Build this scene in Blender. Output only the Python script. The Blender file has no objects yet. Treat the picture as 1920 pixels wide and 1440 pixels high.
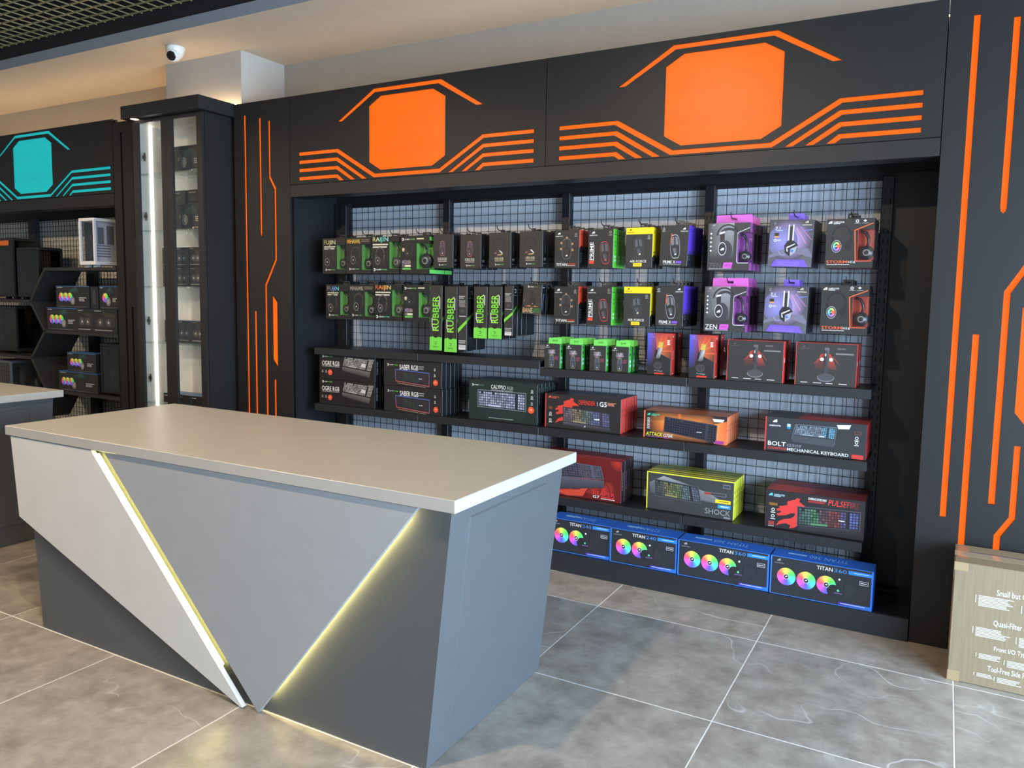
import bpy, bmesh, math, random, colorsys
from mathutils import Vector, Matrix, Euler

S = bpy.context.scene
COL = S.collection
rnd = random.Random(7)

# ------------------------------------------------------------------ camera
F_PX, PITCH, ROLL, YAW, CX, CY, EYE = 1462.37, 0.0947062, 0.0161273, 0.505388, 960.57, 694.49, 1.585
cam_d = bpy.data.cameras.new('camera')
cam = bpy.data.objects.new('camera', cam_d)
COL.objects.link(cam)
cam_d.sensor_fit = 'HORIZONTAL'
cam_d.sensor_width = 36.0
cam_d.lens = F_PX / 1920 * 36.0
cam_d.shift_x = -(CX - 960) / 1920
cam_d.shift_y = (CY - 720) / 1920
cam_d.clip_start = 0.05


def _rot(rx, ry, rz):
    yaw = Matrix(((math.cos(rz), math.sin(rz), 0), (-math.sin(rz), math.cos(rz), 0), (0, 0, 1)))
    base = Matrix(((1, 0, 0), (0, 0, -1), (0, 1, 0)))
    pit = Matrix(((1, 0, 0), (0, math.cos(rx), -math.sin(rx)), (0, math.sin(rx), math.cos(rx))))
    rol = Matrix(((math.cos(ry), -math.sin(ry), 0), (math.sin(ry), math.cos(ry), 0), (0, 0, 1)))
    return rol @ pit @ base @ yaw


W2C = _rot(PITCH, ROLL, YAW)
flip = Matrix(((1, 0, 0), (0, -1, 0), (0, 0, -1)))
cam.matrix_world = Matrix.Translation((0, 0, EYE)) @ ((flip @ W2C).transposed()).to_4x4()
S.camera = cam

# ------------------------------------------------------------------ view, sky, big lights
S.view_settings.view_transform = 'Standard'
S.view_settings.look = 'None'
S.view_settings.gamma = 1.0
S.view_settings.use_curve_mapping = False
S.view_settings.exposure = 0.0

SKY = 0.32
wd = bpy.data.worlds.new('world')
S.world = wd
wd.use_nodes = True
bgn = wd.node_tree.nodes['Background']
bgn.inputs['Color'].default_value = (0.80, 0.88, 1.0, 1)
bgn.inputs['Strength'].default_value = SKY


def area(name, loc, target, sx, sy, power, col):
    d = bpy.data.lights.new(name, 'AREA')
    d.shape = 'RECTANGLE'
    d.size, d.size_y, d.energy, d.color = sx, sy, power, col
    o = bpy.data.objects.new(name, d)
    COL.objects.link(o)
    o.location = loc
    o.rotation_euler = (Vector(target) - Vector(loc)).to_track_quat('-Z', 'Y').to_euler()
    return o


def spot(name, loc, target, power, col, ang=110, blend=0.6, r=0.05):
    d = bpy.data.lights.new(name, 'SPOT')
    d.energy, d.color, d.spot_size, d.spot_blend, d.shadow_soft_size = power, col, math.radians(ang), blend, r
    o = bpy.data.objects.new(name, d)
    COL.objects.link(o)
    o.location = loc
    o.rotation_euler = (Vector(target) - Vector(loc)).to_track_quat('-Z', 'Y').to_euler()
    return o


DAY = (0.54, 0.755, 1.0)
WARM = (1.0, 0.80, 0.56)
area('storefront_daylight', (3.2, 1.1, 1.35), (-1.4, 2.3, 0.6), 4.4, 2.3, 900, DAY)
area('entrance_daylight', (0.6, -4.6, 1.6), (-1.5, 3.0, 1.2), 4.0, 2.6, 22, (0.9, 0.95, 1.0))
for lx, p in ((-1.8, 215), (-4.2, 215), (-6.6, 205)):
    spot('ceiling_downlight', (lx, 1.0, 3.42), (lx, 2.4, 0.0), p, WARM, 130, 0.5, 0.05)

# ------------------------------------------------------------------ colours and materials


def lin(c):
    return tuple(((v / 255) / 12.92 if v / 255 <= 0.04045 else ((v / 255 + 0.055) / 1.055) ** 2.4) for v in c)


_M = {}


def bs(m):
    return m.node_tree.nodes['Principled BSDF']


def mat(c, rough=0.45, metal=0.0, spec=0.5):
    k = (tuple(c), rough, metal, spec)
    if k not in _M:
        m = bpy.data.materials.new('paint_%d_%d_%d' % tuple(int(v) for v in c))
        m.use_nodes = True
        b = bs(m)
        nt = m.node_tree
        # faint procedural unevenness so that no surface is perfectly flat in tone
        nz = nt.nodes.new('ShaderNodeTexNoise'); nz.inputs['Scale'].default_value = 9.0
        tc = nt.nodes.new('ShaderNodeTexCoord')
        nt.links.new(tc.outputs['Object'], nz.inputs['Vector'])
        mx = nt.nodes.new('ShaderNodeMix'); mx.data_type = 'RGBA'
        l = lin(c)
        mx.inputs[6].default_value = (*[v * 0.95 for v in l], 1)
        mx.inputs[7].default_value = (*[min(1, v * 1.05) for v in l], 1)
        nt.links.new(nz.outputs['Fac'], mx.inputs[0])
        nt.links.new(mx.outputs[2], b.inputs['Base Color'])
        b.inputs['Roughness'].default_value = rough
        b.inputs['Metallic'].default_value = metal
        b.inputs['Specular IOR Level'].default_value = spec
        _M[k] = m
    return _M[k]


def emit(name, c, strength, vary=0.0):
    k = (name,)
    if k not in _M:
        m = bpy.data.materials.new(name)
        m.use_nodes = True
        b = bs(m)
        l = lin(c)
        b.inputs['Base Color'].default_value = (*[v * 0.15 for v in l], 1)
        b.inputs['Roughness'].default_value = 0.35
        b.inputs['Specular IOR Level'].default_value = 0.2
        b.inputs['Emission Color'].default_value = (*l, 1)
        b.inputs['Emission Strength'].default_value = strength
        if vary:
            nt = m.node_tree
            tc = nt.nodes.new('ShaderNodeTexCoord')
            mp = nt.nodes.new('ShaderNodeMapping'); mp.inputs['Scale'].default_value = (0.8, 1, 5)
            nz = nt.nodes.new('ShaderNodeTexNoise'); nz.inputs['Scale'].default_value = 1.6; nz.inputs['Detail'].default_value = 1
            mr = nt.nodes.new('ShaderNodeMapRange')
            mr.inputs['To Min'].default_value = strength * (1 - vary); mr.inputs['To Max'].default_value = strength * (1 + vary)
            mr.inputs['From Min'].default_value = 0.3; mr.inputs['From Max'].default_value = 0.7
            nt.links.new(tc.outputs['Object'], mp.inputs['Vector']); nt.links.new(mp.outputs[0], nz.inputs['Vector'])
            nt.links.new(nz.outputs['Fac'], mr.inputs[0]); nt.links.new(mr.outputs[0], b.inputs['Emission Strength'])
        _M[k] = m
    return _M[k]


def glass(name='clear_glass', tint=(1, 1, 1), refl=0.035, rough=0.02):
    if name not in _M:
        m = bpy.data.materials.new(name); m.use_nodes = True
        nt = m.node_tree; nt.nodes.clear()
        o = nt.nodes.new('ShaderNodeOutputMaterial'); mx = nt.nodes.new('ShaderNodeMixShader')
        t = nt.nodes.new('ShaderNodeBsdfTransparent'); g = nt.nodes.new('ShaderNodeBsdfGlossy')
        lw = nt.nodes.new('ShaderNodeLayerWeight'); lw.inputs['Blend'].default_value = 0.5
        pw = nt.nodes.new('ShaderNodeMath'); pw.operation = 'POWER'; pw.inputs[1].default_value = 3.0
        fr = nt.nodes.new('ShaderNodeMath'); fr.operation = 'MULTIPLY_ADD'; fr.inputs[1].default_value = 0.5; fr.inputs[2].default_value = refl
        nt.links.new(lw.outputs['Facing'], pw.inputs[0]); nt.links.new(pw.outputs[0], fr.inputs[0])
        t.inputs['Color'].default_value = (*tint, 1); g.inputs['Roughness'].default_value = rough
        g.inputs['Color'].default_value = (1, 1, 1, 1)
        nt.links.new(fr.outputs[0], mx.inputs[0]); nt.links.new(t.outputs[0], mx.inputs[1])
        nt.links.new(g.outputs[0], mx.inputs[2]); nt.links.new(mx.outputs[0], o.inputs['Surface'])
        _M[name] = m
    return _M[name]


def ink_mat():
    if 'ink' not in _M:
        m = bpy.data.materials.new('printed_ink'); m.use_nodes = True
        a = m.node_tree.nodes.new('ShaderNodeAttribute'); a.attribute_name = 'ink'
        m.node_tree.links.new(a.outputs['Color'], bs(m).inputs['Base Color'])
        bs(m).inputs['Roughness'].default_value = 0.5
        _M['ink'] = m
    return _M['ink']


def floor_tile_mat():
    m = bpy.data.materials.new('grey_marble_tile'); m.use_nodes = True
    nt = m.node_tree; b = bs(m)
    geo = nt.nodes.new('ShaderNodeNewGeometry')
    oi = nt.nodes.new('ShaderNodeObjectInfo')
    off = nt.nodes.new('ShaderNodeVectorMath'); off.operation = 'SCALE'
    cmb = nt.nodes.new('ShaderNodeCombineXYZ')
    for i in range(3):
        nt.links.new(oi.outputs['Random'], cmb.inputs[i])
    nt.links.new(cmb.outputs[0], off.inputs[0]); off.inputs['Scale'].default_value = 37.0
    add = nt.nodes.new('ShaderNodeVectorMath'); add.operation = 'ADD'
    nt.links.new(geo.outputs['Position'], add.inputs[0]); nt.links.new(off.outputs[0], add.inputs[1])
    n1 = nt.nodes.new('ShaderNodeTexNoise'); n1.inputs['Scale'].default_value = 7.0; n1.inputs['Detail'].default_value = 8; n1.inputs['Roughness'].default_value = 0.66
    n1.inputs['Distortion'].default_value = 0.12
    nt.links.new(add.outputs[0], n1.inputs['Vector'])
    r1 = nt.nodes.new('ShaderNodeValToRGB')
    e = r1.color_ramp.elements
    e[0].position = 0.34; e[0].color = (*lin((130, 122, 112)), 1)
    e[1].position = 0.66; e[1].color = (*lin((169, 160, 149)), 1)
    nt.links.new(n1.outputs['Fac'], r1.inputs[0])
    # thin light veins, only here and there
    wv = nt.nodes.new('ShaderNodeTexNoise'); wv.inputs['Scale'].default_value = 1.1; wv.inputs['Detail'].default_value = 3.5; wv.inputs['Distortion'].default_value = 0.35
    nt.links.new(add.outputs[0], wv.inputs['Vector'])
    sb = nt.nodes.new('ShaderNodeMath'); sb.operation = 'SUBTRACT'; sb.inputs[1].default_value = 0.5
    ab = nt.nodes.new('ShaderNodeMath'); ab.operation = 'ABSOLUTE'
    vr = nt.nodes.new('ShaderNodeValToRGB')
    vr.color_ramp.elements[0].position = 0.0; vr.color_ramp.elements[0].color = (1, 1, 1, 1)
    vr.color_ramp.elements[1].position = 0.0035; vr.color_ramp.elements[1].color = (0, 0, 0, 1)
    nt.links.new(wv.outputs['Fac'], sb.inputs[0]); nt.links.new(sb.outputs[0], ab.inputs[0]); nt.links.new(ab.outputs[0], vr.inputs[0])
    mk = nt.nodes.new('ShaderNodeTexNoise'); mk.inputs['Scale'].default_value = 2.3
    nt.links.new(add.outputs[0], mk.inputs['Vector'])
    mr = nt.nodes.new('ShaderNodeMapRange'); mr.inputs['From Min'].default_value = 0.46; mr.inputs['From Max'].default_value = 0.62; mr.inputs['To Max'].default_value = 0.55
    nt.links.new(mk.outputs['Fac'], mr.inputs[0])
    mu = nt.nodes.new('ShaderNodeMath'); mu.operation = 'MULTIPLY'
    nt.links.new(vr.outputs[0], mu.inputs[0]); nt.links.new(mr.outputs[0], mu.inputs[1])
    mx = nt.nodes.new('ShaderNodeMix'); mx.data_type = 'RGBA'
    nt.links.new(mu.outputs[0], mx.inputs[0]); nt.links.new(r1.outputs[0], mx.inputs[6])
    mx.inputs[7].default_value = (*lin((226, 223, 218)), 1)
    nt.links.new(mx.outputs[2], b.inputs['Base Color'])
    b.inputs['Roughness'].default_value = 0.34
    return m


def cardboard_mat():
    m = bpy.data.materials.new('brown_cardboard'); m.use_nodes = True
    nt = m.node_tree; b = bs(m)
    tc = nt.nodes.new('ShaderNodeTexCoord'); mp = nt.nodes.new('ShaderNodeMapping'); mp.inputs['Scale'].default_value = (60, 60, 3)
    nz = nt.nodes.new('ShaderNodeTexNoise'); nz.inputs['Scale'].default_value = 2.0; nz.inputs['Detail'].default_value = 4
    nt.links.new(tc.outputs['Object'], mp.inputs[0]); nt.links.new(mp.outputs[0], nz.inputs['Vector'])
    r = nt.nodes.new('ShaderNodeValToRGB')
    r.color_ramp.elements[0].position = 0.3; r.color_ramp.elements[0].color = (*lin((128, 111, 85)), 1)
    r.color_ramp.elements[1].position = 0.7; r.color_ramp.elements[1].color = (*lin((140, 123, 96)), 1)
    nt.links.new(nz.outputs['Fac'], r.inputs[0]); nt.links.new(r.outputs[0], b.inputs['Base Color'])
    b.inputs['Roughness'].default_value = 0.7
    return m


BOARD = mat((33, 31, 30), 0.48, 0.0, 0.35)          # black laminate of the wall units
BOARD2 = mat((38, 36, 35), 0.46, 0.0, 0.35)
RACK = mat((30, 30, 33), 0.38, 0.3)      # black steel
DARKIN = mat((24, 24, 26), 0.5)
COUNTER = mat((84, 86, 87), 0.42)
SLAB = mat((176, 171, 163), 0.36)
LIGHTGREY = mat((160, 160, 160), 0.42)
OFFWHITE = mat((210, 205, 197), 0.42)
ORANGE = emit('orange_backlit_acrylic', (255, 104, 18), 1.0, 0.07)
TEAL = emit('teal_backlit_acrylic', (30, 186, 188), 0.85, 0.06)
LEDW = emit('white_led_strip', (255, 250, 240), 9.0)
LEDY = emit('warm_led_strip', (255, 240, 140), 40.0)
WALLP = mat((158, 151, 140), 0.8)
BACKP = mat((190, 193, 199), 0.6)

# ------------------------------------------------------------------ mesh helpers


def link(name, me, parent=None, loc=(0, 0, 0), rot=(0, 0, 0)):
    o = bpy.data.objects.new(name, me)
    COL.objects.link(o)
    o.location = loc
    o.rotation_euler = rot
    if parent:
        o.parent = parent
    return o


def tag(o, label=None, cat=None, group=None, kind=None):
    if label: o['label'] = label
    if cat: o['category'] = cat
    if group: o['group'] = group
    if kind: o['kind'] = kind
    return o


def empty(name, loc=(0, 0, 0), rot=(0, 0, 0)):
    o = bpy.data.objects.new(name, None)
    COL.objects.link(o)
    o.empty_display_size = 0.1
    o.location = loc
    o.rotation_euler = rot
    return o


class MB:
    def __init__(s):
        s.v, s.f, s.m, s.sm = [], [], [], []

    def add(s, vs, fs, m=0, smooth=False):
        n = len(s.v)
        s.v += [tuple(p) for p in vs]
        for i, f in enumerate(fs):
            s.f.append(tuple(n + k for k in f)); s.m.append(m[i] if isinstance(m, (list, tuple)) else m); s.sm.append(smooth)
        return s

    # m: index or dict of -x +x -y +y -z +z
    def box(s, x0, x1, y0, y1, z0, z1, m=0):
        vs = [(x0, y0, z0), (x1, y0, z0), (x1, y1, z0), (x0, y1, z0), (x0, y0, z1), (x1, y0, z1), (x1, y1, z1), (x0, y1, z1)]
        fs = [(0, 3, 2, 1), (4, 5, 6, 7), (0, 1, 5, 4), (2, 3, 7, 6), (1, 2, 6, 5), (3, 0, 4, 7)]
        if isinstance(m, dict):
            d = m.get('*', 0)
            m = [m.get(k, d) for k in ('-z', '+z', '-y', '+y', '+x', '-x')]
        return s.add(vs, fs, m)

    # polygon in xz (counter-clockwise seen from -y), extruded y0..y1
    def prism(s, poly, y0, y1, m=0):
        a = sum(poly[i][0] * poly[(i + 1) % len(poly)][1] - poly[(i + 1) % len(poly)][0] * poly[i][1] for i in range(len(poly)))
        if a < 0: poly = poly[::-1]
        n = len(poly)
        vs = [(x, y0, z) for x, z in poly] + [(x, y1, z) for x, z in poly]
        fs = [tuple(range(n)), tuple(range(2 * n - 1, n - 1, -1))] + [((i + 1) % n, i, n + i, n + (i + 1) % n) for i in range(n)]
        return s.add(vs, fs, m)

    def tube(s, pts, r, n=6, m=0, closed=False):
        pts = [Vector(p) for p in pts]
        rings = []
        for i, p in enumerate(pts):
            a = pts[i - 1] if i else p; b = pts[i + 1] if i < len(pts) - 1 else p
            t = (b - a).normalized()
            up = Vector((0, 0, 1)) if abs(t.z) < 0.9 else Vector((1, 0, 0))
            e1 = t.cross(up).normalized(); e2 = e1.cross(t)
            rr = r[i] if isinstance(r, (list, tuple)) else r
            rings.append([p + (e1 * math.cos(k * 2 * math.pi / n) + e2 * math.sin(k * 2 * math.pi / n)) * rr for k in range(n)])
        vs = [q for ring in rings for q in ring]
        fs = []
        for i in range(len(rings) - 1):
            for k in range(n):
                fs.append((i * n + k, i * n + (k + 1) % n, (i + 1) * n + (k + 1) % n, (i + 1) * n + k))
        fs.append(tuple(range(n - 1, -1, -1))); fs.append(tuple((len(rings) - 1) * n + k for k in range(n)))
        return s.add(vs, fs, m, True)

    # surface of revolution: profile (r, t) along axis from origin c
    def lathe(s, c, axis, prof, n=20, m=0):
        ax = Vector(axis).normalized(); c = Vector(c)
        up = Vector((0, 0, 1)) if abs(ax.z) < 0.9 else Vector((1, 0, 0))
        e1 = ax.cross(up).normalized(); e2 = ax.cross(e1)
        vs = []; fs = []
        for r, t in prof:
            for k in range(n):
                a = 2 * math.pi * k / n
                vs.append(c + ax * t + (e1 * math.cos(a) + e2 * math.sin(a)) * max(r, 1e-5))
        for i in range(len(prof) - 1):
            for k in range(n):
                fs.append((i * n + k, i * n + (k + 1) % n, (i + 1) * n + (k + 1) % n, (i + 1) * n + k))
        return s.add(vs, fs, m, True)

    def mesh(s, name, mats, bevel=0.0):
        me = bpy.data.meshes.new(name)
        me.from_pydata(s.v, [], s.f)
        for mm in (mats if isinstance(mats, (list, tuple)) else [mats]):
            me.materials.append(mm)
        for p, mi, sm in zip(me.polygons, s.m, s.sm):
            p.material_index = mi; p.use_smooth = sm
        if bevel:
            bm = bmesh.new(); bm.from_mesh(me)
            bmesh.ops.remove_doubles(bm, verts=bm.verts, dist=1e-5)
            bmesh.ops.bevel(bm, geom=[e for e in bm.edges if len(e.link_faces) == 2 and e.calc_face_angle(0) > 0.4], offset=bevel, segments=1, affect='EDGES', profile=0.5)
            bm.to_mesh(me); bm.free()
        me.update()
        return me

    def build(s, name, mats, parent=None, loc=(0, 0, 0), rot=(0, 0, 0), bevel=0.0):
        return link(name, s.mesh(name, mats, bevel), parent, loc, rot)


def struct(o):
    return tag(o, kind='structure')


def copy_tree(o, parent=None):
    c = o.copy(); COL.objects.link(c); c.parent = parent
    for ch in list(o.children):
        copy_tree(ch, c)
    return c


# a flat board in xz with real cut-outs, between y0 and y1
def holed_board(name, outer, holes, y0, y1, mats, parent=None):
    cu = bpy.data.curves.new(name, 'CURVE'); cu.dimensions = '2D'; cu.fill_mode = 'BOTH'
    cu.extrude = (y1 - y0) / 2
    for poly in [outer] + holes:
        sp = cu.splines.new('POLY'); sp.points.add(len(poly) - 1)
        for p, (x, z) in zip(sp.points, poly): p.co = (x, z, 0, 1)
        sp.use_cyclic_u = True
    ob = bpy.data.objects.new(name, cu)
    me = bpy.data.meshes.new_from_object(ob)
    bpy.data.objects.remove(ob); bpy.data.curves.remove(cu)
    yc = (y0 + y1) / 2
    for v in me.vertices:
        x, z, d = v.co
        v.co = (x, yc - d, z)
    me.materials.clear()
    me.materials.append(mats)
    for p in me.polygons: p.use_smooth = False
    me.update()
    return link(name, me, parent)


# ------------------------------------------------------------------ flat print (ink on cartons)
_G = {}


def glyphs(s, bold=0.0):
    k = (s, bold)
    if k not in _G:
        cu = bpy.data.curves.new('t', 'FONT'); cu.body = s; cu.resolution_u = 2; cu.offset = bold
        ob = bpy.data.objects.new('t', cu)
        me = bpy.data.meshes.new_from_object(ob)
        vs = [(v.co.x, v.co.y) for v in me.vertices]; fs = [tuple(p.vertices) for p in me.polygons]
        bpy.data.objects.remove(ob); bpy.data.curves.remove(cu); bpy.data.meshes.remove(me)
        _G[k] = (vs, fs)
    return _G[k]


class Print:
    """ink shapes on a face of w x h metres; u runs right, v runs down, both 0..1"""
    STEP = 0.00007

    def __init__(s, w, h):
        s.w, s.h, s.v, s.f, s.c, s.n = w, h, [], [], [], 1

    def P(s, u, v): return (u * s.w, (1 - v) * s.h, s.n * s.STEP)

    def raw(s, pts, faces, cols):
        k = len(s.v); s.v += pts; s.f += [tuple(k + i for i in f) for f in faces]; s.c += cols

    def poly(s, pts, col):
        cols = [lin(c) for c in col] if isinstance(col[0], (tuple, list)) else [lin(col)] * len(pts)
        a = sum(pts[i][0] * pts[(i + 1) % len(pts)][1] - pts[(i + 1) % len(pts)][0] * pts[i][1] for i in range(len(pts)))
        if a > 0: pts = pts[::-1]; cols = cols[::-1]
        s.raw([s.P(*p) for p in pts], [tuple(range(len(pts)))], cols); s.n += 1; return s

    def rect(s, u0, v0, u1, v1, col): return s.poly([(u0, v0), (u1, v0), (u1, v1), (u0, v1)], col)

    def grad(s, u0, v0, u1, v1, tl, tr, br, bl): return s.poly([(u0, v0), (u1, v0), (u1, v1), (u0, v1)], [tl, tr, br, bl])

    def ring(s, cu, cv, r0, r1, col, a0=0, a1=360, n=24, sx=1.0, rot=0):
        pts, cols, fs = [], [], []
        full = abs(a1 - a0) >= 360
        for i in range(n + 1):
            a = math.radians(a0 + (a1 - a0) * i / n)
            for r in (r0, r1):
                x, z = math.cos(a) * r * sx, math.sin(a) * r
                x, z = x * math.cos(rot) - z * math.sin(rot), x * math.sin(rot) + z * math.cos(rot)
                pts.append((cu * s.w + x, (1 - cv) * s.h + z, s.n * s.STEP))
                cols.append(lin(col(i / n)) if callable(col) else lin(col))
        for i in range(n): fs.append((2 * i, 2 * i + 1, 2 * i + 3, 2 * i + 2))
        s.raw(pts, fs, cols); s.n += 1; return s

    def disc(s, cu, cv, r, col, n=20, sx=1.0, rot=0): return s.ring(cu, cv, 0.0, r, col, 0, 360, n, sx, rot)

    def glow(s, cu, cv, r, cin, cout, sx=1.0, n=24):
        # gradient print, clipped to the face
        pts, cols, fs = [s.P(cu, cv)], [lin(cin)], []
        for i in range(n):
            a = 2 * math.pi * i / n
            x = min(max(cu * s.w + math.cos(a) * r * sx, 0.001), s.w - 0.001); z = min(max((1 - cv) * s.h + math.sin(a) * r, 0.001), s.h - 0.001)
            pts.append((x, z, s.n * s.STEP)); cols.append(lin(cout)); fs.append((0, 1 + i, 1 + (i + 1) % n))
        s.raw(pts, fs, cols); s.n += 1; return s

    def text(s, t, u0, v0, u1, v1, col, rot=0, shear=0.0, bold=0.0):
        vs, fs = glyphs(t, bold * 0.5)
        if not vs: return s
        vs = [(x + shear * y, y) for x, y in vs]
        x0, x1 = min(p[0] for p in vs), max(p[0] for p in vs); y0, y1 = min(p[1] for p in vs), max(p[1] for p in vs)
        pts, cols = [], []
        for x, y in vs:
            a, b = (x - x0) / (x1 - x0), (y - y0) / max(1e-6, y1 - y0)
            if isinstance(col[0], (tuple, list)):
                q = a * (len(col) - 1); i = min(int(q), len(col) - 2); q -= i
                cols.append(lin([col[i][k] * (1 - q) + col[i + 1][k] * q for k in range(3)]))
            else: cols.append(lin(col))
            if rot == 90: a, b = 1 - b, a
            elif rot == 180: a, b = 1 - a, 1 - b
            pts.append(s.P(u0 + (u1 - u0) * a, v1 + (v0 - v1) * b))
        s.raw(pts, fs, cols); s.n += 1; return s

    def bars(s, u0, v0, u1, v1, n, col, jit=0.35, seed=1):
        r = random.Random(seed); st = (v1 - v0) / n
        for i in range(n):
            e = u1 - (u1 - u0) * jit * r.random()
            s.rect(u0, v0 + i * st, e, v0 + i * st + st * 0.55, col); s.n -= 1
        s.n += 1; return s

    # round horseshoe mark with the maker's word
    def logo1(s, u0, v0, u1, c1=(226, 222, 214), c2=(120, 190, 90)):
        w = (u1 - u0) * s.w; r = w * 0.085; hv = 2 * r / s.h; cv = v0 + hv / 2
        s.ring(u0 + r / s.w, cv, r * 0.45, r, c1, -130, 150, 14)
        a = u0 + 2.5 * r / s.w; um = a + (u1 - a) * 0.47
        s.text('GAME', a, cv - hv * 0.24, um - 0.004, cv + hv * 0.24, c1, bold=0.01)
        s.text('POWER', um + 0.004, cv - hv * 0.24, u1, cv + hv * 0.24, c2, bold=0.01)
        return s

    # flame-like head mark; word below it or beside it
    def mark2(s, cu, cv, r, col):
        P = [(-1, .45), (-.75, -.1), (-.2, -.6), (.5, -.85), (1, -.8), (.6, -.5), (.95, -.2), (.8, .2), (.2, .55), (.35, .15), (-.1, .2), (-.4, .6), (-.5, .25)]
        return s.poly([(cu + x * r / s.w, cv + y * r / s.h) for x, y in P], col)

    def logo2(s, u0, v0, u1, col=(226, 224, 220), beside=False, c2=None):
        w = (u1 - u0) * s.w
        if beside:
            r = w * 0.14; s.mark2(u0 + r / s.w, v0 + r / s.h, r, col)
            s.text('GAMEBOOSTER', u0 + 2.4 * r / s.w, v0 + 0.35 * r / s.h, u1, v0 + 1.15 * r / s.h, c2 or col, bold=0.015)
            s.bars(u0 + 2.4 * r / s.w, v0 + 1.35 * r / s.h, u1 - (u1 - u0) * .25, v0 + 1.75 * r / s.h, 1, c2 or col, 0)
        else:
            r = w * 0.2; s.mark2((u0 + u1) / 2, v0 + r / s.h, r, col)
            s.text('GAMEBOOSTER', u0, v0 + 2.1 * r / s.h, u1, v0 + 2.75 * r / s.h, c2 or col, bold=0.015)
        return s

    def quadmap(s, q, a, b):
        (ax, ay), (bx, by), (cx, cy), (dx, dy) = q  # tl tr br bl
        return ((ax * (1 - a) + bx * a) * (1 - b) + (dx * (1 - a) + cx * a) * b, (ay * (1 - a) + by * a) * (1 - b) + (dy * (1 - a) + cy * a) * b)

    def keyboard(s, q, base=(40, 40, 46), keys=((96, 96, 110),), rows=6, cols=18, rest=None, edge=None):
        if edge: s.poly([s.quadmap(q, a, b) for a, b in ((-.012, -.04), (1.012, -.04), (1.012, 1.04), (-.012, 1.04))], edge)
        s.poly(q, base)
        b1 = 1.0 if rest is None else 0.74
        if rest: s.poly([s.quadmap(q, a, b) for a, b in ((-.01, .78), (1.01, .78), (1.0, 1.22), (0.02, 1.22))], rest)
        r = random.Random(5)
        for j in range(rows):
            i = 0
            while i < cols:
                wd_ = 1
                if j == rows - 1 and i == 4: wd_ = 6
                if (i == cols - 4) or (j == 0 and i in (1, 6)) : i += 1; continue
                a0, a1 = (i + .1) / cols * .97 + .015, (i + wd_ - .14) / cols * .97 + .015
                v0, v1 = (.06 + .9 * (j + .1) / rows) * b1, (.06 + .9 * (j + .84) / rows) * b1
                col = keys[int(i / cols * len(keys)) % len(keys)]
                k = 0.8 + 0.4 * r.random()
                pts = [s.quadmap(q, a, b) for a, b in ((a0, v0), (a0, v1), (a1, v1), (a1, v0))]
                s.raw([s.P(*p) for p in pts], [(0, 1, 2, 3)], [lin([min(255, c * k) for c in col])] * 4)
                i += wd_
        s.n += 1; return s

    def mouse(s, cu, cv, hw, hh, ang=0, base=(52, 50, 52), hi=(92, 90, 94), edge=(120, 118, 124), logo=(230, 226, 220), glow=None):
        def tr(pts):
            ca, sa = math.cos(ang), math.sin(ang); o = []
            for x, y in pts:
                x, y = x * hw, y * hh
                o.append((cu + (x * ca + y * sa) / s.w, cv + (-x * sa + y * ca) / s.h))
            return o
        def body(k): return [(k * sx * (0.93 + 0.05 * math.cos(t * 2.0)) * abs(math.sin(t)) ** 0.66, -k * math.cos(t)) for t, sx in [(i * math.pi / 12 + .001, 1) for i in range(13)] + [(math.pi - i * math.pi / 12 + .001, -1) for i in range(1, 12)] if 0 <= math.sin(t)]
        if glow:
            for x, y in ((-1.1, -.6), (-1.15, 0), (1.1, -.5), (1.15, .1), (0, -1.1)):
                p = tr([(x, y)])[0]; s.disc(p[0], p[1], hw * .22, glow, 8)
        s.poly(tr(body(1.045)), edge); s.poly(tr(body(1.0)), base)
        s.poly(tr([(-.6, -.75), (-.12, -.9), (-.12, -.2), (-.68, -.1)]), hi); s.poly(tr([(.12, -.9), (.6, -.75), (.68, -.1), (.12, -.2)]), hi)
        s.poly(tr([(-.45, .15), (.35, .05), (.5, .5), (-.2, .7)]), [hi, base, base, hi])
        s.poly(tr([(-.07, -.72), (.07, -.72), (.07, -.35), (-.07, -.35)]), (20, 20, 20))
        p = tr([(0, .68)])[0]; s.mark2(p[0], p[1], hw * .22, logo); return s

    def headset(s, cu, cv, r, col=(70, 68, 66), cup=(44, 42, 42), rim=(150, 146, 140), sx=.8, tilt=0.0, accent=None):
        s.ring(cu, cv - .25 * r / s.h, r * .84, r, col, 10, 170, 16, sx, tilt)
        s.poly([(cu - sx * r / s.w, cv - .25 * r / s.h), (cu - sx * .8 * r / s.w, cv - .25 * r / s.h), (cu - .62 * r / s.w, cv + .6 * r / s.h), (cu - .85 * r / s.w, cv + .6 * r / s.h)], col)
        s.poly([(cu + sx * .8 * r / s.w, cv - .25 * r / s.h), (cu + sx * r / s.w, cv - .25 * r / s.h), (cu + .8 * r / s.w, cv + .6 * r / s.h), (cu + .6 * r / s.w, cv + .5 * r / s.h)], col)
        s.disc(cu + .55 * r / s.w, cv + .55 * r / s.h, r * .42, cup, 14, .6)
        s.disc(cu - .4 * r / s.w, cv + .6 * r / s.h, r * .55, rim, 18, .75); s.disc(cu - .4 * r / s.w, cv + .6 * r / s.h, r * .5, cup, 18, .75)
        if accent: s.ring(cu - .4 * r / s.w, cv + .6 * r / s.h, r * .2, r * .4, accent, 0, 360, 16, .75)
        s.mark2(cu - .4 * r / s.w, cv + .6 * r / s.h, r * .12, (220, 216, 210)); return s

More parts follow.
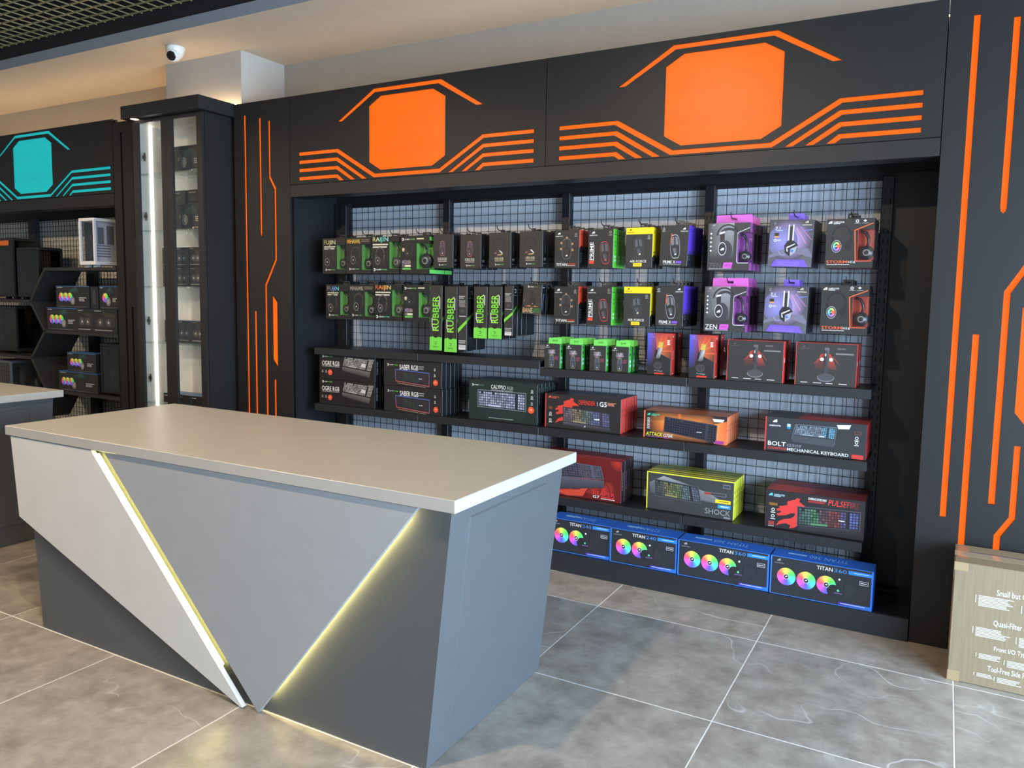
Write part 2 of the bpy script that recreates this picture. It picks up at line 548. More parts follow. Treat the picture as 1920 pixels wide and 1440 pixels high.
    def fan(s, cu, cv, r, cut=False, hub=True):
        def rb(t):
            c = colorsys.hsv_to_rgb((0.62 - t + 0.0) % 1.0, 0.62, 0.98); return tuple(255 * k for k in c)
        s.ring(cu, cv, 0, r, rb, -70, 290, 36)
        if cut: s.disc(cu + .8 * r / s.w, cv + .55 * r / s.h, r * .72, (38, 38, 44), 20)
        if hub:
            s.disc(cu, cv, r * .3, (235, 235, 235), 14); s.disc(cu, cv, r * .26, (24, 24, 28), 14); s.mark2(cu, cv, r * .14, (240, 240, 240))
        return s

    def icon(s, cu, cv, r, col=(210, 206, 200)):
        s.ring(cu, cv, r * .6, r, col, 0, 360, 10); s.rect(cu - 1.3 * r / s.w, cv + 1.4 * r / s.h, cu + 1.3 * r / s.w, cv + 1.9 * r / s.h, col); return s

    def mesh(s, name, face, w, h, d):
        me = bpy.data.meshes.new(name)
        e = 0.0002
        if face == 'front': vs = [(x - w / 2, -e - l, z) for x, z, l in s.v]
        elif face == 'right': vs = [(w / 2 + e + l, x, z) for x, z, l in s.v]
        elif face == 'top': vs = [(x - w / 2, z, h + e + l) for x, z, l in s.v]
        me.from_pydata(vs, [], s.f)
        at = me.color_attributes.new('ink', 'FLOAT_COLOR', 'POINT')
        at.data.foreach_set('color', [k for c in s.c for k in (*c, 1.0)])
        me.materials.append(ink_mat()); me.update(); return me


# ------------------------------------------------------------------ the setting
FLZ = 0.0
X0, Y0, T = -0.681, 3.632, 0.8
fl = MB().box(-9.6, 3.4, -5.2, 4.5, -0.06, -0.0012).build('floor', mat((236, 233, 228), 0.6)); struct(fl)
tile_me = MB().box(0.0028, T - 0.0028, 0.0028, T - 0.0028, -0.011, 0.0).mesh('tile', floor_tile_mat(), 0.0006)
for j in range(-7, 1):
    for i in range(-10, 5):
        link('tile', tile_me, fl, (X0 + i * T, Y0 + j * T, 0))
struct(MB().box(-9.6, 3.4, 4.5, 4.6, 0, 4.3).build('wall_back', WALLP))
struct(MB().box(-9.7, -9.6, -5.2, 4.6, 0, 4.3).build('wall_left', WALLP))
struct(MB().box(-9.7, 3.4, -5.2, 4.6, 4.3, 4.4).build('ceiling', mat((20, 18, 17), 0.8)))
# lowered soffit along the wall: painted board with a grey front edge and a dark strip above
so = MB().box(-9.6, 3.4, 3.6, 4.5, 3.305, 3.38, {'*': 0, '-y': 1}).build('soffit', [mat((205, 190, 168), 0.8), mat((150, 150, 152), 0.6)]); so.name = 'trim_1'; struct(so)
struct(MB().box(-9.6, 3.4, 3.61, 3.64, 3.38, 4.3).build('trim_2', mat((34, 31, 30), 0.7)))
# open-cell grid ceiling: thin blades
g = MB()
for k in range(34):
    y = 3.575 - 0.1 * k - 0.02
    g.box(-9.0, 2.0, y - 0.003, y + 0.003, 3.455, 3.465)
for k in range(110):
    x = -9.0 + 0.1 * k
    g.box(x - 0.002, x + 0.002, 0.2, 3.58, 3.457, 3.464)
tag(g.build('ceiling_grid', mat((150, 138, 98), 0.4, 0.2)), 'open-cell metal ceiling grid under the dark void', 'ceiling grid')
# white column between the two wall units
struct(MB().box(-5.325, -4.515, 4.08, 4.5, 0, 3.305).build('column', mat((182, 175, 164), 0.75)))

# ------------------------------------------------------------------ backlit wall units
ZC = 2.6


def mir(p): return [(-x, z) for x, z in p][::-1]


def band(pts, t):
    """outline of a bar of height t whose upper edge runs through pts (horizontal / slanted)"""
    return pts + [(x, z - t) for x, z in reversed(pts)]


def sign_shapes(arm=0.897):
    sh = [('panel', [(-.2, .229), (.2, .229), (.294, .174), (.294, -.174), (.2, -.229), (-.2, -.229), (-.294, -.174), (-.294, .174)])]
    k = .024
    sh.append(('bar', [(-.555, .10), (-.257, .278), (.257, .278), (.555, .10), (.512, .10), (.243, .254), (-.243, .254), (-.512, .10)]))
    t = .0225
    sh.append(('bar', [(-arm, -.071), (-.552, -.071), (-.245, -.249), (.245, -.249), (.552, -.071), (arm, -.071), (arm, -.071 - t), (.565, -.071 - t), (.255, -.273), (-.255, -.273), (-.565, -.071 - t), (-arm, -.071 - t)]))
    for zt, e in ((-.1255, .31), (-.18, .405), (-.2345, .50)):
        p = [(arm, zt), (.554, zt), (e, -.276), (e + .04, -.276), (.567, zt - t), (arm, zt - t)]
        sh.append(('bar', p)); sh.append(('bar', mir(p)))
    return sh


def sign(name, xc, zc, x0, x1, z0, z1, lamp, label, cat, arm=.897, y=4.0):
    r = empty(name, (xc, y, z0)); tag(r, label, cat, 'backlit sign boards')
    sh = sign_shapes(arm)
    L = lambda p: [(a, b + zc - z0) for a, b in p]
    holed_board('board', [(x0 - xc, 0), (x1 - xc, 0), (x1 - xc, z1 - z0), (x0 - xc, z1 - z0)], [L(p) for _, p in sh], 0, .014, BOARD, r)
    MB().box(x0 - xc, x1 - xc, .032, .05, 0, z1 - z0).build('backing', DARKIN, r)
    for kind, p in sh:
        q = L(p)
        MB().prism(q, .010, .030).build('light_' + kind, lamp, r)
    return r


sign('sign_board', -2.996, ZC, -3.968, -2.026, 2.318, 2.905, ORANGE, 'black sign board with orange backlit octagon, beside the narrow striped panel', 'sign')
sign('sign_board', -1.045, ZC, -2.022, -0.068, 2.318, 2.905, ORANGE, 'black sign board with orange backlit octagon, beside the wide striped panel and cardboard box', 'sign')
sign('sign_board', -7.003, 2.642, -8.9, -5.885, 2.36, 2.935, TEAL, 'black sign board with teal backlit octagon beside the glass cabinet', 'sign', arm=1.08)


def pil_shapes():
    z = lambda v: v
    A = [(.095, .222), (.119, .222), (.119, -1.985), (.095, -1.985)]
    B = [(.242, .192), (.266, .192), (.266, -.60), (.262, -.618), (.254, -.626), (.246, -.618), (.242, -.60)]
    Cc = [(.331, .166), (.354, .166), (.354, -.215), (.405, -.296), (.405, -.788), (.304, -.968), (.304, -1.90), (.279, -1.90), (.279, -.961), (.381, -.783), (.381, -.302), (.331, -.222)]
    D = [(.174, -1.15), (.199, -1.15), (.199, -2.2), (.174, -2.2)]
    Ee = [(.352, -1.025), (.403, -1.085), (.403, -1.55), (.352, -1.485)]
    Ff = [(.360, -1.63), (.384, -1.63), (.384, -1.955), (.334, -2.042), (.334, -2.35), (.309, -2.35), (.309, -2.036), (.360, -1.948)]
    return [A, B, Cc, D, Ee, Ff]


def pilaster(x0, lamp, label, w=.54, y=4.0, ztop=2.905):
    r = empty('striped_panel', (x0, y, 0)); tag(r, label, 'wall panel', 'slotted wall panels')
    sh = [[(a, b + ZC) for a, b in p] for p in pil_shapes()]
    holed_board('board', [(0.002, 0.002), (w - .002, 0.002), (w - .002, ztop), (0.002, ztop)], sh, 0, .016, BOARD, r)
    MB().box(0.002, w - .002, .034, .06, 0.002, ztop).build('backing', DARKIN, r)
    MB().box(0.002, .018, .06, .48, 0.002, ztop).build('side_panel', DARKIN, r)
    MB().box(w - .018, w - .002, .06, .48, 0.002, ztop).build('side_panel', DARKIN, r)
    for p in sh:
        MB().prism(p, .012, .032).build('light_stripe' if lamp else 'slot_bed', lamp or DARKIN, r)
    return r


pilaster(-4.51, ORANGE, 'narrow black wall panel with thin orange light stripes, touching the glass cabinet')
pilaster(-0.066, ORANGE, 'black wall panel with wide orange light stripes behind the cardboard box')
pilaster(-5.882, None, 'black wall panel with unlit slots between glass cabinet and teal sign')


def valance(x0, x1, label, z0=2.235, z1=2.314):
    r = empty('valance', (x0, 4.0, z0)); tag(r, label, 'valance')
    MB().box(0, x1 - x0, -0.002, .018, 0, z1 - z0).build('front_board', BOARD2, r)
    MB().box(0, x1 - x0, .018, .13, 0, .016).build('underside', BOARD2, r)
    MB().box(0, x1 - x0, .470, .483, -.03, .60).build('back_board', DARKIN, r)
    MB().box(0, x1 - x0, .06, .485, .60, .616).build('top_board', DARKIN, r)
    return r


valance(-3.968, -0.068, 'black valance under the two orange signs')
valance(-8.9, -5.885, 'black valance under the teal sign', 2.265, 2.355)
# warm cove strip on top of the units, hidden behind their front edge
for xa, xb in ((-9.0, -5.4), (-4.45, 0.4)):
    cv = MB().box(xa, xb, 4.22, 4.232, 2.90, 2.906).build('cove_light_strip', emit('warm_cove' if xa < -6 else 'warm_cove_low', (255, 216, 170), 40.0 if xa < -6 else 16.0))
    tag(cv, 'warm light strip lying on top of the %s wall unit' % ('teal' if xa < -6 else 'orange'), 'light strip')
cv = MB().box(-5.25, -4.52, 4.03, 4.042, 2.912, 2.918).build('cove_light_strip', emit('warm_cove', (255, 216, 170), 40.0))
tag(cv, 'warm light strip lying on top of the glass cabinet', 'light strip')

# ------------------------------------------------------------------ rack of the orange unit
UPX = [-3.86, -2.965, -2.083, -1.195, -0.292]
struct(MB().box(-3.835, -0.318, 4.484, 4.498, 0, 2.235).build('trim_3', BACKP))
struct(MB().box(-0.317, -0.07, 4.44, 4.498, 0, 2.235).build('trim_5', DARKIN))
struct(MB().box(-3.964, -3.836, 4.44, 4.498, 0, 2.235).build('trim_6', DARKIN))
for i, x in enumerate(UPX):
    r = empty('rack_upright', (x, 4.41, 0))
    tag(r, ['black slotted rack upright beside the narrow striped panel', 'black slotted rack upright between the headset boxes and long green-ended boxes',
            'black slotted rack upright in the middle of the rack', 'black slotted rack upright between purple mouse and pink headset boxes',
            'black slotted rack upright beside the wide striped panel'][i], 'upright', 'rack uprights')
    MB().box(-.026, .026, 0, .05, 0, 2.22).build('post', RACK, r, bevel=.002)
    b = MB()
    for k in range(42):
        for sx in (-.012, .012):
            b.box(sx - .004, sx + .004, -.0012, .0, .08 + k * .05, .105 + k * .05)
    tag(b.build('slots', mat((6, 6, 8), 0.7), r), kind='stuff')
for i in range(4):
    xa, xb = UPX[i] + .03, UPX[i + 1] - .03
    r = empty('wire_panel', ((xa + xb) / 2, 4.452, .06))
    tag(r, ['wire grid panel behind the headset boxes with green windows', 'wire grid panel behind the long green-ended boxes',
            'wire grid panel behind the red, green, yellow and purple mouse boxes', 'wire grid panel behind the pink and purple headset boxes'][i], 'wire panel', 'wire grid panels of the rack')
    hw = (xb - xa) / 2
    b = MB(); n = 15
    for k in range(n + 1):
        x = -hw + 2 * hw * k / n
        b.box(x - .0015, x + .0015, -.0015, .0015, 0, 2.16)
    tag(b.build('upright_wires', RACK, r), kind='stuff')
    b = MB()
    for k in range(41):
        b.box(-hw, hw, -.0045, -.0015, k * .054 - .0015, k * .054 + .0015)
    tag(b.build('cross_wires', RACK, r), kind='stuff')


def shelf(x0, x1, ztop, label, yf=4.10, lip=.048):
    r = empty('rack_shelf', ((x0 + x1) / 2, yf, ztop - lip)); tag(r, label, 'shelf', 'steel shelves of the rack')
    h = (x1 - x0) / 2 - .002
    MB().box(-h, h, .002, .30, lip - .014, lip - .001).build('deck', RACK, r)
    MB().box(-h, h, 0, .012, 0, lip - .0005).build('front_lip', mat((36, 36, 38), 0.45), r, bevel=.0015)
    for sx in (-1, 1):
        MB().add([(sx * (h - .02), .02, lip - .016), (sx * (h - .02), .305, lip - .016), (sx * (h - .02), .305, .004), (sx * (h - .02), .02, .006),
                  (sx * (h - .024), .02, lip - .016), (sx * (h - .024), .305, lip - .016), (sx * (h - .024), .305, .004), (sx * (h - .024), .02, .006)],
                 [(0, 1, 2, 3), (7, 6, 5, 4), (0, 4, 5, 1), (1, 5, 6, 2), (2, 6, 7, 3), (3, 7, 4, 0)]).build('bracket', RACK, r)


Z1L, Z2, Z1R, Z3, Z0 = 1.207, .811, 1.165, .407, .110
shelf(UPX[0], UPX[1], Z1L, 'upper black steel shelf above the stacked keyboard boxes')
shelf(UPX[1], UPX[2], Z1L, 'upper black steel shelf under the long green-ended boxes')
shelf(UPX[0], UPX[1], Z2, 'black steel shelf carrying the stacked keyboard boxes')
shelf(UPX[1], UPX[2], Z2, 'black steel shelf carrying the dark green keyboard boxes')
shelf(UPX[2], UPX[3], Z1R, 'black steel shelf carrying the small green-topped mouse boxes')
shelf(UPX[3], UPX[4], Z1R, 'black steel shelf carrying the wide microphone boxes')
shelf(UPX[2], UPX[3], Z2, 'black steel shelf carrying the red-edged keyboard boxes with a dragon head')
shelf(UPX[3], UPX[4], Z2, 'black steel shelf carrying black boxes with red sides and wide white lettering')
shelf(UPX[2], UPX[3], Z3, 'low black steel shelf carrying the yellow-edged boxes')
shelf(UPX[3], UPX[4], Z3, 'low black steel shelf carrying boxes with red tops and a dragon head')
shelf(UPX[0], UPX[1], Z3, 'low black steel shelf behind the big counter beside the narrow striped panel')
shelf(UPX[1], UPX[2], Z3, 'low black steel shelf behind the big counter near the middle upright')
r = empty('rack_plinth', (-2.017, 3.99, 0)); tag(r, 'black plinth along the foot of the product rack', 'plinth')
MB().box(-1.948, 1.948, 0, .018, 0, Z0 - .002).build('kick_board', mat((38, 39, 43), 0.42), r)
MB().box(-1.948, 1.948, .018, .41, Z0 - .018, Z0 - .001).build('deck', RACK, r)

exec_after = []

# ------------------------------------------------------------------ boxed goods
BK = (33, 32, 31)


class Prod:
    def __init__(s, name, w, h, d, cols, front=None, right=None, top=None, tab=None, window=None, cat='box'):
        s.name, s.w, s.h, s.d, s.cat, s.parts, s.side = name, w, h, d, cat, [], []
        keys = ['*', '-y', '+x', '-x', '+z', '-z', '+y']
        used = [k for k in keys if k in cols]
        mats = [mat(cols[k], 0.38) for k in used]
        idx = {k: i for i, k in enumerate(used)}
        b = MB()
        if not window:
            b.box(-w / 2, w / 2, 0, d, 0, h, idx)
            s.body = b.mesh(name, mats, .0012)
        else:
            u0, v0, v1, liner, dep, inner = window
            xw, za, zb = -w / 2 + u0 * w, (1 - v1) * h, (1 - v0) * h
            b.box(-w / 2, xw, 0, d, 0, h, idx); b.box(xw, w / 2, 0, d, 0, za, idx); b.box(xw, w / 2, 0, d, zb, h, idx); b.box(xw, w / 2, dep, d, za, zb, idx)
            s.body = b.mesh(name, mats)
            e = .0008
            l = MB().box(xw + e, w / 2 - e, dep - .0015, dep - e, za + e, zb - e).box(xw + e, xw + .002, e, dep - .0015, za + e, zb - e).box(xw + .002, w / 2 - e, e, dep - .0015, za + e, za + .002)
            s.parts.append(('liner', l.mesh('liner', mat(liner, 0.5))))
            s.parts.append(('window_film', MB().box(xw + .001, w / 2 - .0006, .0004, .0008, za + .001, zb - .001).box(w / 2 - .0006, w / 2 - .0002, .0008, dep, za + .001, zb - .001).mesh('window_film', glass('plastic_film'))))
            hs = MB(); cx = (xw + w / 2) / 2; ch = zb - za; cw = w / 2 - xw
            rr = min(cw * .46, ch * .3)
            cz = za + rr * 1.15
            cxx = cx + cw * .06
            hs.lathe((cxx, .012, cz), (0, 1, 0), [(0, 0), (rr * .55, .001), (rr * .62, .004), (rr * .9, .006), (rr, .012), (rr, .026), (rr * .8, .03), (0, .03)], 18)
            hs.lathe((cxx, .0115, cz), (0, 1, 0), [(rr * .3, -.0005), (rr * .42, -.0012), (rr * .5, .0008)], 16, 1)
            hs.tube([(cxx, .026, cz + rr * .7), (cxx + cw * .1, .026, cz + rr * 1.5), (cx + cw * .12, .028, za + ch * .75), (cx - cw * .05, .03, za + ch * .9), (cx - cw * .35, .032, za + ch * .95)], [.006, .006, .008, .008, .007], 8)
            s.parts.append(('headset', hs.mesh('headset', [mat(inner, 0.3), mat((120, 116, 110), 0.3)])))
        for face, fn, fw, fh in (('front', front, w, h), ('right', right, d, h), ('top', top, w, d)):
            if fn:
                p = Print(fw, fh); fn(p)
                me = p.mesh(face + '_print', face, w, h, d)
                (s.parts if face == 'front' else s.side).append((face + '_print', me))
        if tab:
            u0, u1, th, col, yy = tab
            xa, xb = -w / 2 + u0 * w, -w / 2 + u1 * w; m_ = (xa + xb) / 2; sl = min(.016, (xb - xa) * .3)
            ob = holed_board('hang_tab', [(xa, h), (xb, h), (xb - .003, h + th), (xa + .003, h + th)], [[(m_ - sl, h + th * .38), (m_ + sl, h + th * .38), (m_ + sl, h + th * .68), (m_ - sl, h + th * .68)]], yy, yy + .0012, mat(col, 0.4))
            me = ob.data; bpy.data.objects.remove(ob)
            s.side.append(('hang_tab', me))

    def place(s, x, y, z, label, group=None, rz=0.0, rx=0.0, full=True, ry=0.0):
        o = link(s.name, s.body, None, (x, y, z), (rx, ry, rz))
        tag(o, label, s.cat, group)
        for n, me in (s.parts if full else []) + s.side:
            c = link(n, me, o)
            if n.endswith('_print'): c['kind'] = 'stuff'
        return o

    def row(s, x, y, z, n, label, behind, group, step=None, rz=0.0, rx=0.0, jit=.0015, ry=0.0):
        s.place(x, y, z, label, group, rz, rx, True, ry)
        st = step or s.d + .002
        for k in range(1, n):
            s.place(x + (rnd.random() - .5) * 2 * jit, y + k * st * math.cos(rx), z + k * st * math.sin(rx) * 0, behind + ('' if n == 2 else ', %s in line' % ('second', 'third', 'fourth', 'fifth', 'sixth')[k - 1]), group, rz, rx, False, ry)


W_, GR = (228, 224, 216), (98, 150, 68)


def hook(x, z, yf, label, yb=4.447):
    r = empty('display_hook', (x, yb, z)); tag(r, label, 'hook', 'wire hooks on the grid panels')
    L = yb - yf
    MB().tube([(0, 0, 0), (0, -L * .5, 0), (0, -L + .03, 0), (0, -L + .008, .008), (0, -L, .026)], .0028, 6).build('prong', RACK, r)
    MB().box(-.018, .018, -.004, .003, -.014, .014).build('clip', RACK, r)


def headset_front(title, tcol, tbox, lines, hs, logo, extra=None):
    def fn(p):
        p.text(title, *tbox, tcol, bold=.006)
        if lines: p.bars(*lines, 2, (196, 190, 168), .1)
        p.headset(*hs)
        p.logo1(*logo)
        if extra: extra(p)
    return fn


FOILS = [dict(F=[(150, 140, 90), (220, 205, 130), (200, 200, 150)], M=[(222, 150, 60), (228, 190, 70), (230, 190, 60)], R=[(190, 170, 80), (200, 220, 190), (90, 210, 180), (190, 230, 230)]),
         dict(F=[(130, 120, 100), (120, 140, 190), (100, 200, 220)], M=[(150, 142, 130), (176, 168, 152)], R=[(200, 70, 40), (226, 150, 70), (220, 200, 120)])]
YF = 4.15
ROWZ = [(1.721, 1.757), (1.409, 1.432)]
rows = ('upper', 'lower')
for k in (0, 1):
    zh, zm = ROWZ[k]; R_ = rows[k]; fo = FOILS[k]
    dx = .028 if k else 0
    hh = .243 if k == 0 else .238
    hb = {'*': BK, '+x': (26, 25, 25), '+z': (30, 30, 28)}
    tb = lambda u=.35: (u, u + .3, .024, (52, 50, 47), .05)
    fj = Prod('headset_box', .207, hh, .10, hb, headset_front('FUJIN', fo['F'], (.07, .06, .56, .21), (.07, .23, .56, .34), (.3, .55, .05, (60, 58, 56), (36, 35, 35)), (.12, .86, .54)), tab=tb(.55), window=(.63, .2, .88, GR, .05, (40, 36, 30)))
    fj.row(-3.717 + dx, YF, zh, 2, 'black headset box with green window, %s hooks, beside the niche side wall' % R_, 'black headset box hanging behind the one beside the niche side wall, %s hooks' % R_, 'headset boxes nearest the niche side wall, %s hooks' % R_)
    mh = Prod('headset_box', .220, hh, .10, hb, headset_front('MIHAWK', fo['M'], (.05, .05, .57, .165), None, (.38, .5, .05, (66, 62, 58), (34, 33, 33)), (.12, .84, .52), lambda p: p.bars(.6, .055, .95, .15, 2, (110, 100, 84), .1)), tab=tb(.6), window=(.63, .2, .9, (92, 142, 66), .05, (32, 30, 28)))
    mh.row(-3.498 + dx * .9, YF - .002, zh, 2, 'black headset box with boom microphone picture and green window, %s hooks' % R_, 'black headset box hanging behind the one with the boom microphone picture, %s hooks' % R_, 'boom microphone headset boxes, %s hooks' % R_)
    rj = Prod('headset_box', .226, hh, .10, hb, headset_front('RAIJIN', fo['R'], (.03, .01, .6, .165), (.03, .19, .6, .33), (.3, .53, .048, (84, 82, 78), (46, 45, 45), (150, 148, 144)), (.05, .85, .56, W_, (120, 200, 130))), tab=tb(.55), window=(.64, .14, .87, (90, 144, 64), .05, (66, 63, 56)))
    rj.row(-3.269 + dx * .8, YF - .002, zh, 2, 'black headset box with large rainbow foil title and green window, %s hooks' % R_, 'black headset box hanging behind the one with the large foil title, %s hooks' % R_, 'rainbow foil headset boxes, %s hooks' % R_)

    def medusa(p):
        p.logo1(.04, .06, .5); p.rect(.56, .07, .8, .1, (214, 206, 170))
        p.headset(.3, .38, .035, (52, 50, 50), (40, 39, 39), (70, 68, 66)); p.disc(.1, .36, .011, (190, 176, 140), 10); p.rect(.06, .4, .14, .415, (160, 150, 120))
        p.text('MEDUSA', .07, .64, .36, .74, [(150, 140, 190), (190, 160, 170), (210, 180, 150)], bold=.01)
        p.text('7.1', .07, .76, .14, .82, W_); p.rect(.16, .765, .36, .82, (206, 196, 170)); p.rect(.07, .84, .36, .89, (96, 170, 80))
    me_w = .232 if k == 0 else .214
    md = Prod('headset_box', me_w, hh + .003, .084, hb, medusa, tab=tb(.6), window=(.55 if k == 0 else .58, .2, .88, (94, 156, 66), .055, (26, 26, 26)),
              right=lambda p: (p.rect(.0, .04, 1, .14, (98, 180, 80)), p.rect(0, .89, 1, .99, (98, 190, 86))))
    md.row(-3.145 + me_w / 2 + dx * .8, YF - .002, zh - .001, 3 if k == 0 else 2, 'black headset box with wide green window and skull mark, %s hooks' % R_, 'black headset box with green side bands hanging behind its twin, %s hooks' % R_, 'wide window headset boxes, %s hooks' % R_)
    for x, nm in ((-3.66 + dx, 'beside the niche side wall'), (-3.44 + dx, 'holding the boom microphone headset boxes'), (-3.21 + dx, 'holding the rainbow foil headset boxes'), (-3.0 + dx, 'holding the wide window headset boxes')):
        hook(x, zh + hh + .014, YF - .03, 'black wire hook %s, %s row' % (nm, R_))

    # ----- mouse boxes of the middle bay
    def titan(p):
        p.logo2(.03, .06, .33); p.icon(.86, .12, .007, (150, 146, 140))
        p.mouse(.5, .5, .032, .058, 0, (40, 37, 36), (54, 50, 48), (128, 126, 130), W_, (170, 130, 80) if k == 0 else (150, 120, 90))
        p.text('TITAN', .08, .875, .53, .945, W_, bold=.02); p.text('M500', .55, .875, .86, .92, (214, 70, 40), bold=.01); p.rect(.55, .93, .86, .942, (200, 190, 180))
    def sidecol(c, cut, txt=(30, 28, 28)):
        def fn(p):
            p.poly([(0, 0), (1, 0), (1, cut - .06), (.7, cut - .02), (.55, cut - .07), (.2, cut), (0, cut + .02)], c)
            p.mark2(.5, .09, .007, txt); p.rect(.25, .125, .75, .14, txt); p.bars(.3, .6, .75, .86, 4, (70, 68, 70), .3)
        return fn
    tt = Prod('mouse_box', .157, .219, .058, {'*': (44, 42, 40), '+x': (20, 19, 19), '+z': (190, 62, 38)}, titan, sidecol((214, 66, 40), .46), tab=(.48, .78, .026, (66, 62, 58), .03))
    tt.row(-1.948 + .003 * k, YF, zm - .003, 3, 'mouse box with red side and dotted glow mouse picture, %s hooks' % R_, 'red-sided mouse box hanging behind its twin, %s hooks' % R_, 'red-sided mouse boxes, %s hooks' % R_, .066)

    def prime(p):
        p.logo2(.05, .05, .36); p.ring(.88, .085, .005, .0075, (180, 150, 140)); p.bars(.82, .15, .95, .18, 1, (160, 150, 150), 0)
        p.text('PRIME', .075, .33, .215, .79, W_, 90, 0, .006); p.rect(.225, .4, .245, .86, W_); p.rect(.06, .81, .25, .885, (222, 66, 44))
        p.mouse(.68, .61, .03, .062, .12, (44, 42, 43), (88, 84, 86), (214, 60, 74), (236, 70, 96))
    pm = Prod('mouse_box', .155, .219, .056, {'*': (44, 42, 40), '+x': (84, 186, 48), '+z': (70, 120, 50)}, prime, lambda p: (p.mark2(.5, .08, .007, (30, 60, 20)), p.rect(.2, .13, .8, .15, (30, 60, 20)), p.bars(.3, .3, .8, .5, 2, (70, 150, 44), .2), p.rect(.3, .68, .66, .74, (190, 226, 176)), p.rect(.3, .77, .66, .83, (190, 226, 176))), tab=(.5, .8, .026, (66, 62, 58), .03))
    pm.row(-1.737, YF, zm - .004, 3, 'mouse box with bright green side and upright title, %s hooks' % R_, 'green-sided mouse box hanging behind its twin, %s hooks' % R_, 'green-sided mouse boxes, %s hooks' % R_, .062, -.015)

    def air(p):
        p.rect(0, 0, 1, .165, (238, 204, 30)); p.mark2(.17, .06, .007, (70, 52, 20)); p.text('GAMEBOOSTER', .04, .1, .3, .13, (90, 70, 20), bold=.01); p.icon(.86, .23, .007, (160, 156, 150))
        p.mouse(.5, .5, .03, .054, .15, (50, 50, 52), (86, 86, 92), (74, 74, 78), (226, 220, 170))
        p.grad(0, .66, 1, .8, (44, 43, 42), (44, 43, 42), (92, 88, 84), (92, 88, 84)) if False else None
        p.text('AIR FORCE', .17, .805, .79, .865, (226, 220, 206), bold=.02); p.rect(.3, .88, .62, .965, (244, 206, 30)); p.text('M700', .36, .9, .56, .945, (90, 74, 20))
    af = Prod('mouse_box', .156, .221, .056, {'*': (52, 50, 49), '+x': (22, 20, 18), '+z': (228, 196, 34)}, air, sidecol((240, 206, 26), .72, (90, 70, 20)), tab=(.45, .75, .026, (70, 66, 62), .03))
    af.row(-1.508 - .002 * k, YF, zm - .004, 3, 'mouse box with yellow top band, %s hooks' % R_, 'yellow-sided mouse box hanging behind its twin, %s hooks' % R_, 'yellow-topped mouse boxes, %s hooks' % R_, .064, -.02)

    def primex(p):
        p.logo2(.7, .05, .97); p.icon(.1, .09, .007, (170, 166, 160))
        p.mouse(.54, .52, .029, .062, .1, (40, 39, 42), (112, 112, 116), (196, 196, 202), (220, 220, 224)); p.poly([(.38, .2), (.42, .2), (.4, .45), (.36, .45)], (190, 90, 70))
        p.text('PRIME X', .14, .86, .58, .935, W_, bold=.015); p.rect(.6, .87, .8, .925, (122, 82, 196)); p.rect(.14, .95, .78, .957, (200, 196, 190))
    px = Prod('mouse_box', .156, .219, .060, {'*': (50, 48, 47), '+x': (26, 24, 32), '+z': (70, 52, 110)}, primex, sidecol((84, 50, 170), .70, (40, 26, 90)), tab=(.45, .78, .03, (84, 80, 76), .03))
    px.row(-1.311 - .011 * k, YF - .004, zm + .004, 4, 'mouse box with purple side and silver mouse picture, %s hooks' % R_, 'purple-sided mouse box hanging behind its twin, %s hooks' % R_, 'purple-sided mouse boxes, %s hooks' % R_, .068, -.03, 0, .0015, .03 * (1 - k))
    for x, nm in ((-1.93, 'red-sided'), (-1.73, 'green-sided'), (-1.505, 'yellow-topped'), (-1.30, 'purple-sided')):
        hook(x, zm + .219 + .018, YF - .02, 'black wire hook holding the %s mouse boxes, %s row' % (nm, R_))

    # ----- headset boxes of the bay beside the wide striped panel
    zz = 1.739 if k == 0 else 1.417
    hz = .245 if k == 0 else .237

    def zen(p):
        p.grad(0, 0, .62, .75, (64, 63, 63), (150, 149, 150), (60, 59, 59), (50, 49, 49)); p.mark2(.13, .05, .009, (150, 132, 140)); p.rect(.06, .095, .26, .11, (120, 110, 116))
        p.ring(.47, .26, .05, .058, (40, 39, 41), 0, 180, 18, 1.0); p.ring(.5, .3, .036, .05, (52, 51, 54), -10, 140, 14, 1.1)
        p.poly([(.28, .2), (.4, .18), (.4, .4), (.3, .4)], (46, 44, 48)); p.poly([(.28, .2), (.4, .17), (.4, .21), (.28, .24)], (220, 216, 214))
        p.disc(.42, .57, .05, (58, 55, 62), 18, .72); p.disc(.35, .545, .034, (228, 226, 226), 20, .62); p.disc(.35, .545, .031, (44, 42, 46), 20, .62); p.mark2(.35, .56, .011, (238, 236, 236))
        for i in range(5): p.disc(.075, .22 + i * .09, .005, (216, 212, 210), 8)
        p.text('ZEN', .04, .845, .33, .955, (92, 90, 90) if k == 0 else (222, 218, 214)); p.poly([(.4, .835), (.61, .835), (.585, .955), (.375, .955)], (206, 84, 192)); p.text('H05', .42, .865, .57, .925, (90, 40, 96), 0, .15)
        p.bars(.04, .965, .6, .98, 1, (190, 186, 182), 0)
        p.poly([(.70, .22), (.74, .19), (.99, .10), (.99, .115), (.745, .205), (.71, .235), (.71, .81), (.73, .84), (.98, .84), (.98, .855), (.72, .855), (.695, .815)], (190, 186, 188))
    zn = Prod('headset_box', .218, hz, .098, {'*': (58, 56, 56), '+x': (150, 66, 142), '+z': (176, 84, 166), '-z': (60, 40, 60)}, zen, lambda p: (p.mark2(.4, .1, .01, (70, 30, 66)), p.rect(.62, 0, 1, 1, (104, 50, 100))), tab=(.12, .99, .046, (206, 98, 186), .05), window=(.71, .2, .84, (140, 62, 140), .06, (30, 29, 32)))
    zn.row((-1.016 if k == 0 else -1.022), YF, zz, 3, 'grey headset box with pink tab and magenta side, %s hooks' % R_, 'magenta-sided headset box hanging behind its twin, %s hooks' % R_, 'pink-tab headset boxes, %s hooks' % R_, .1)

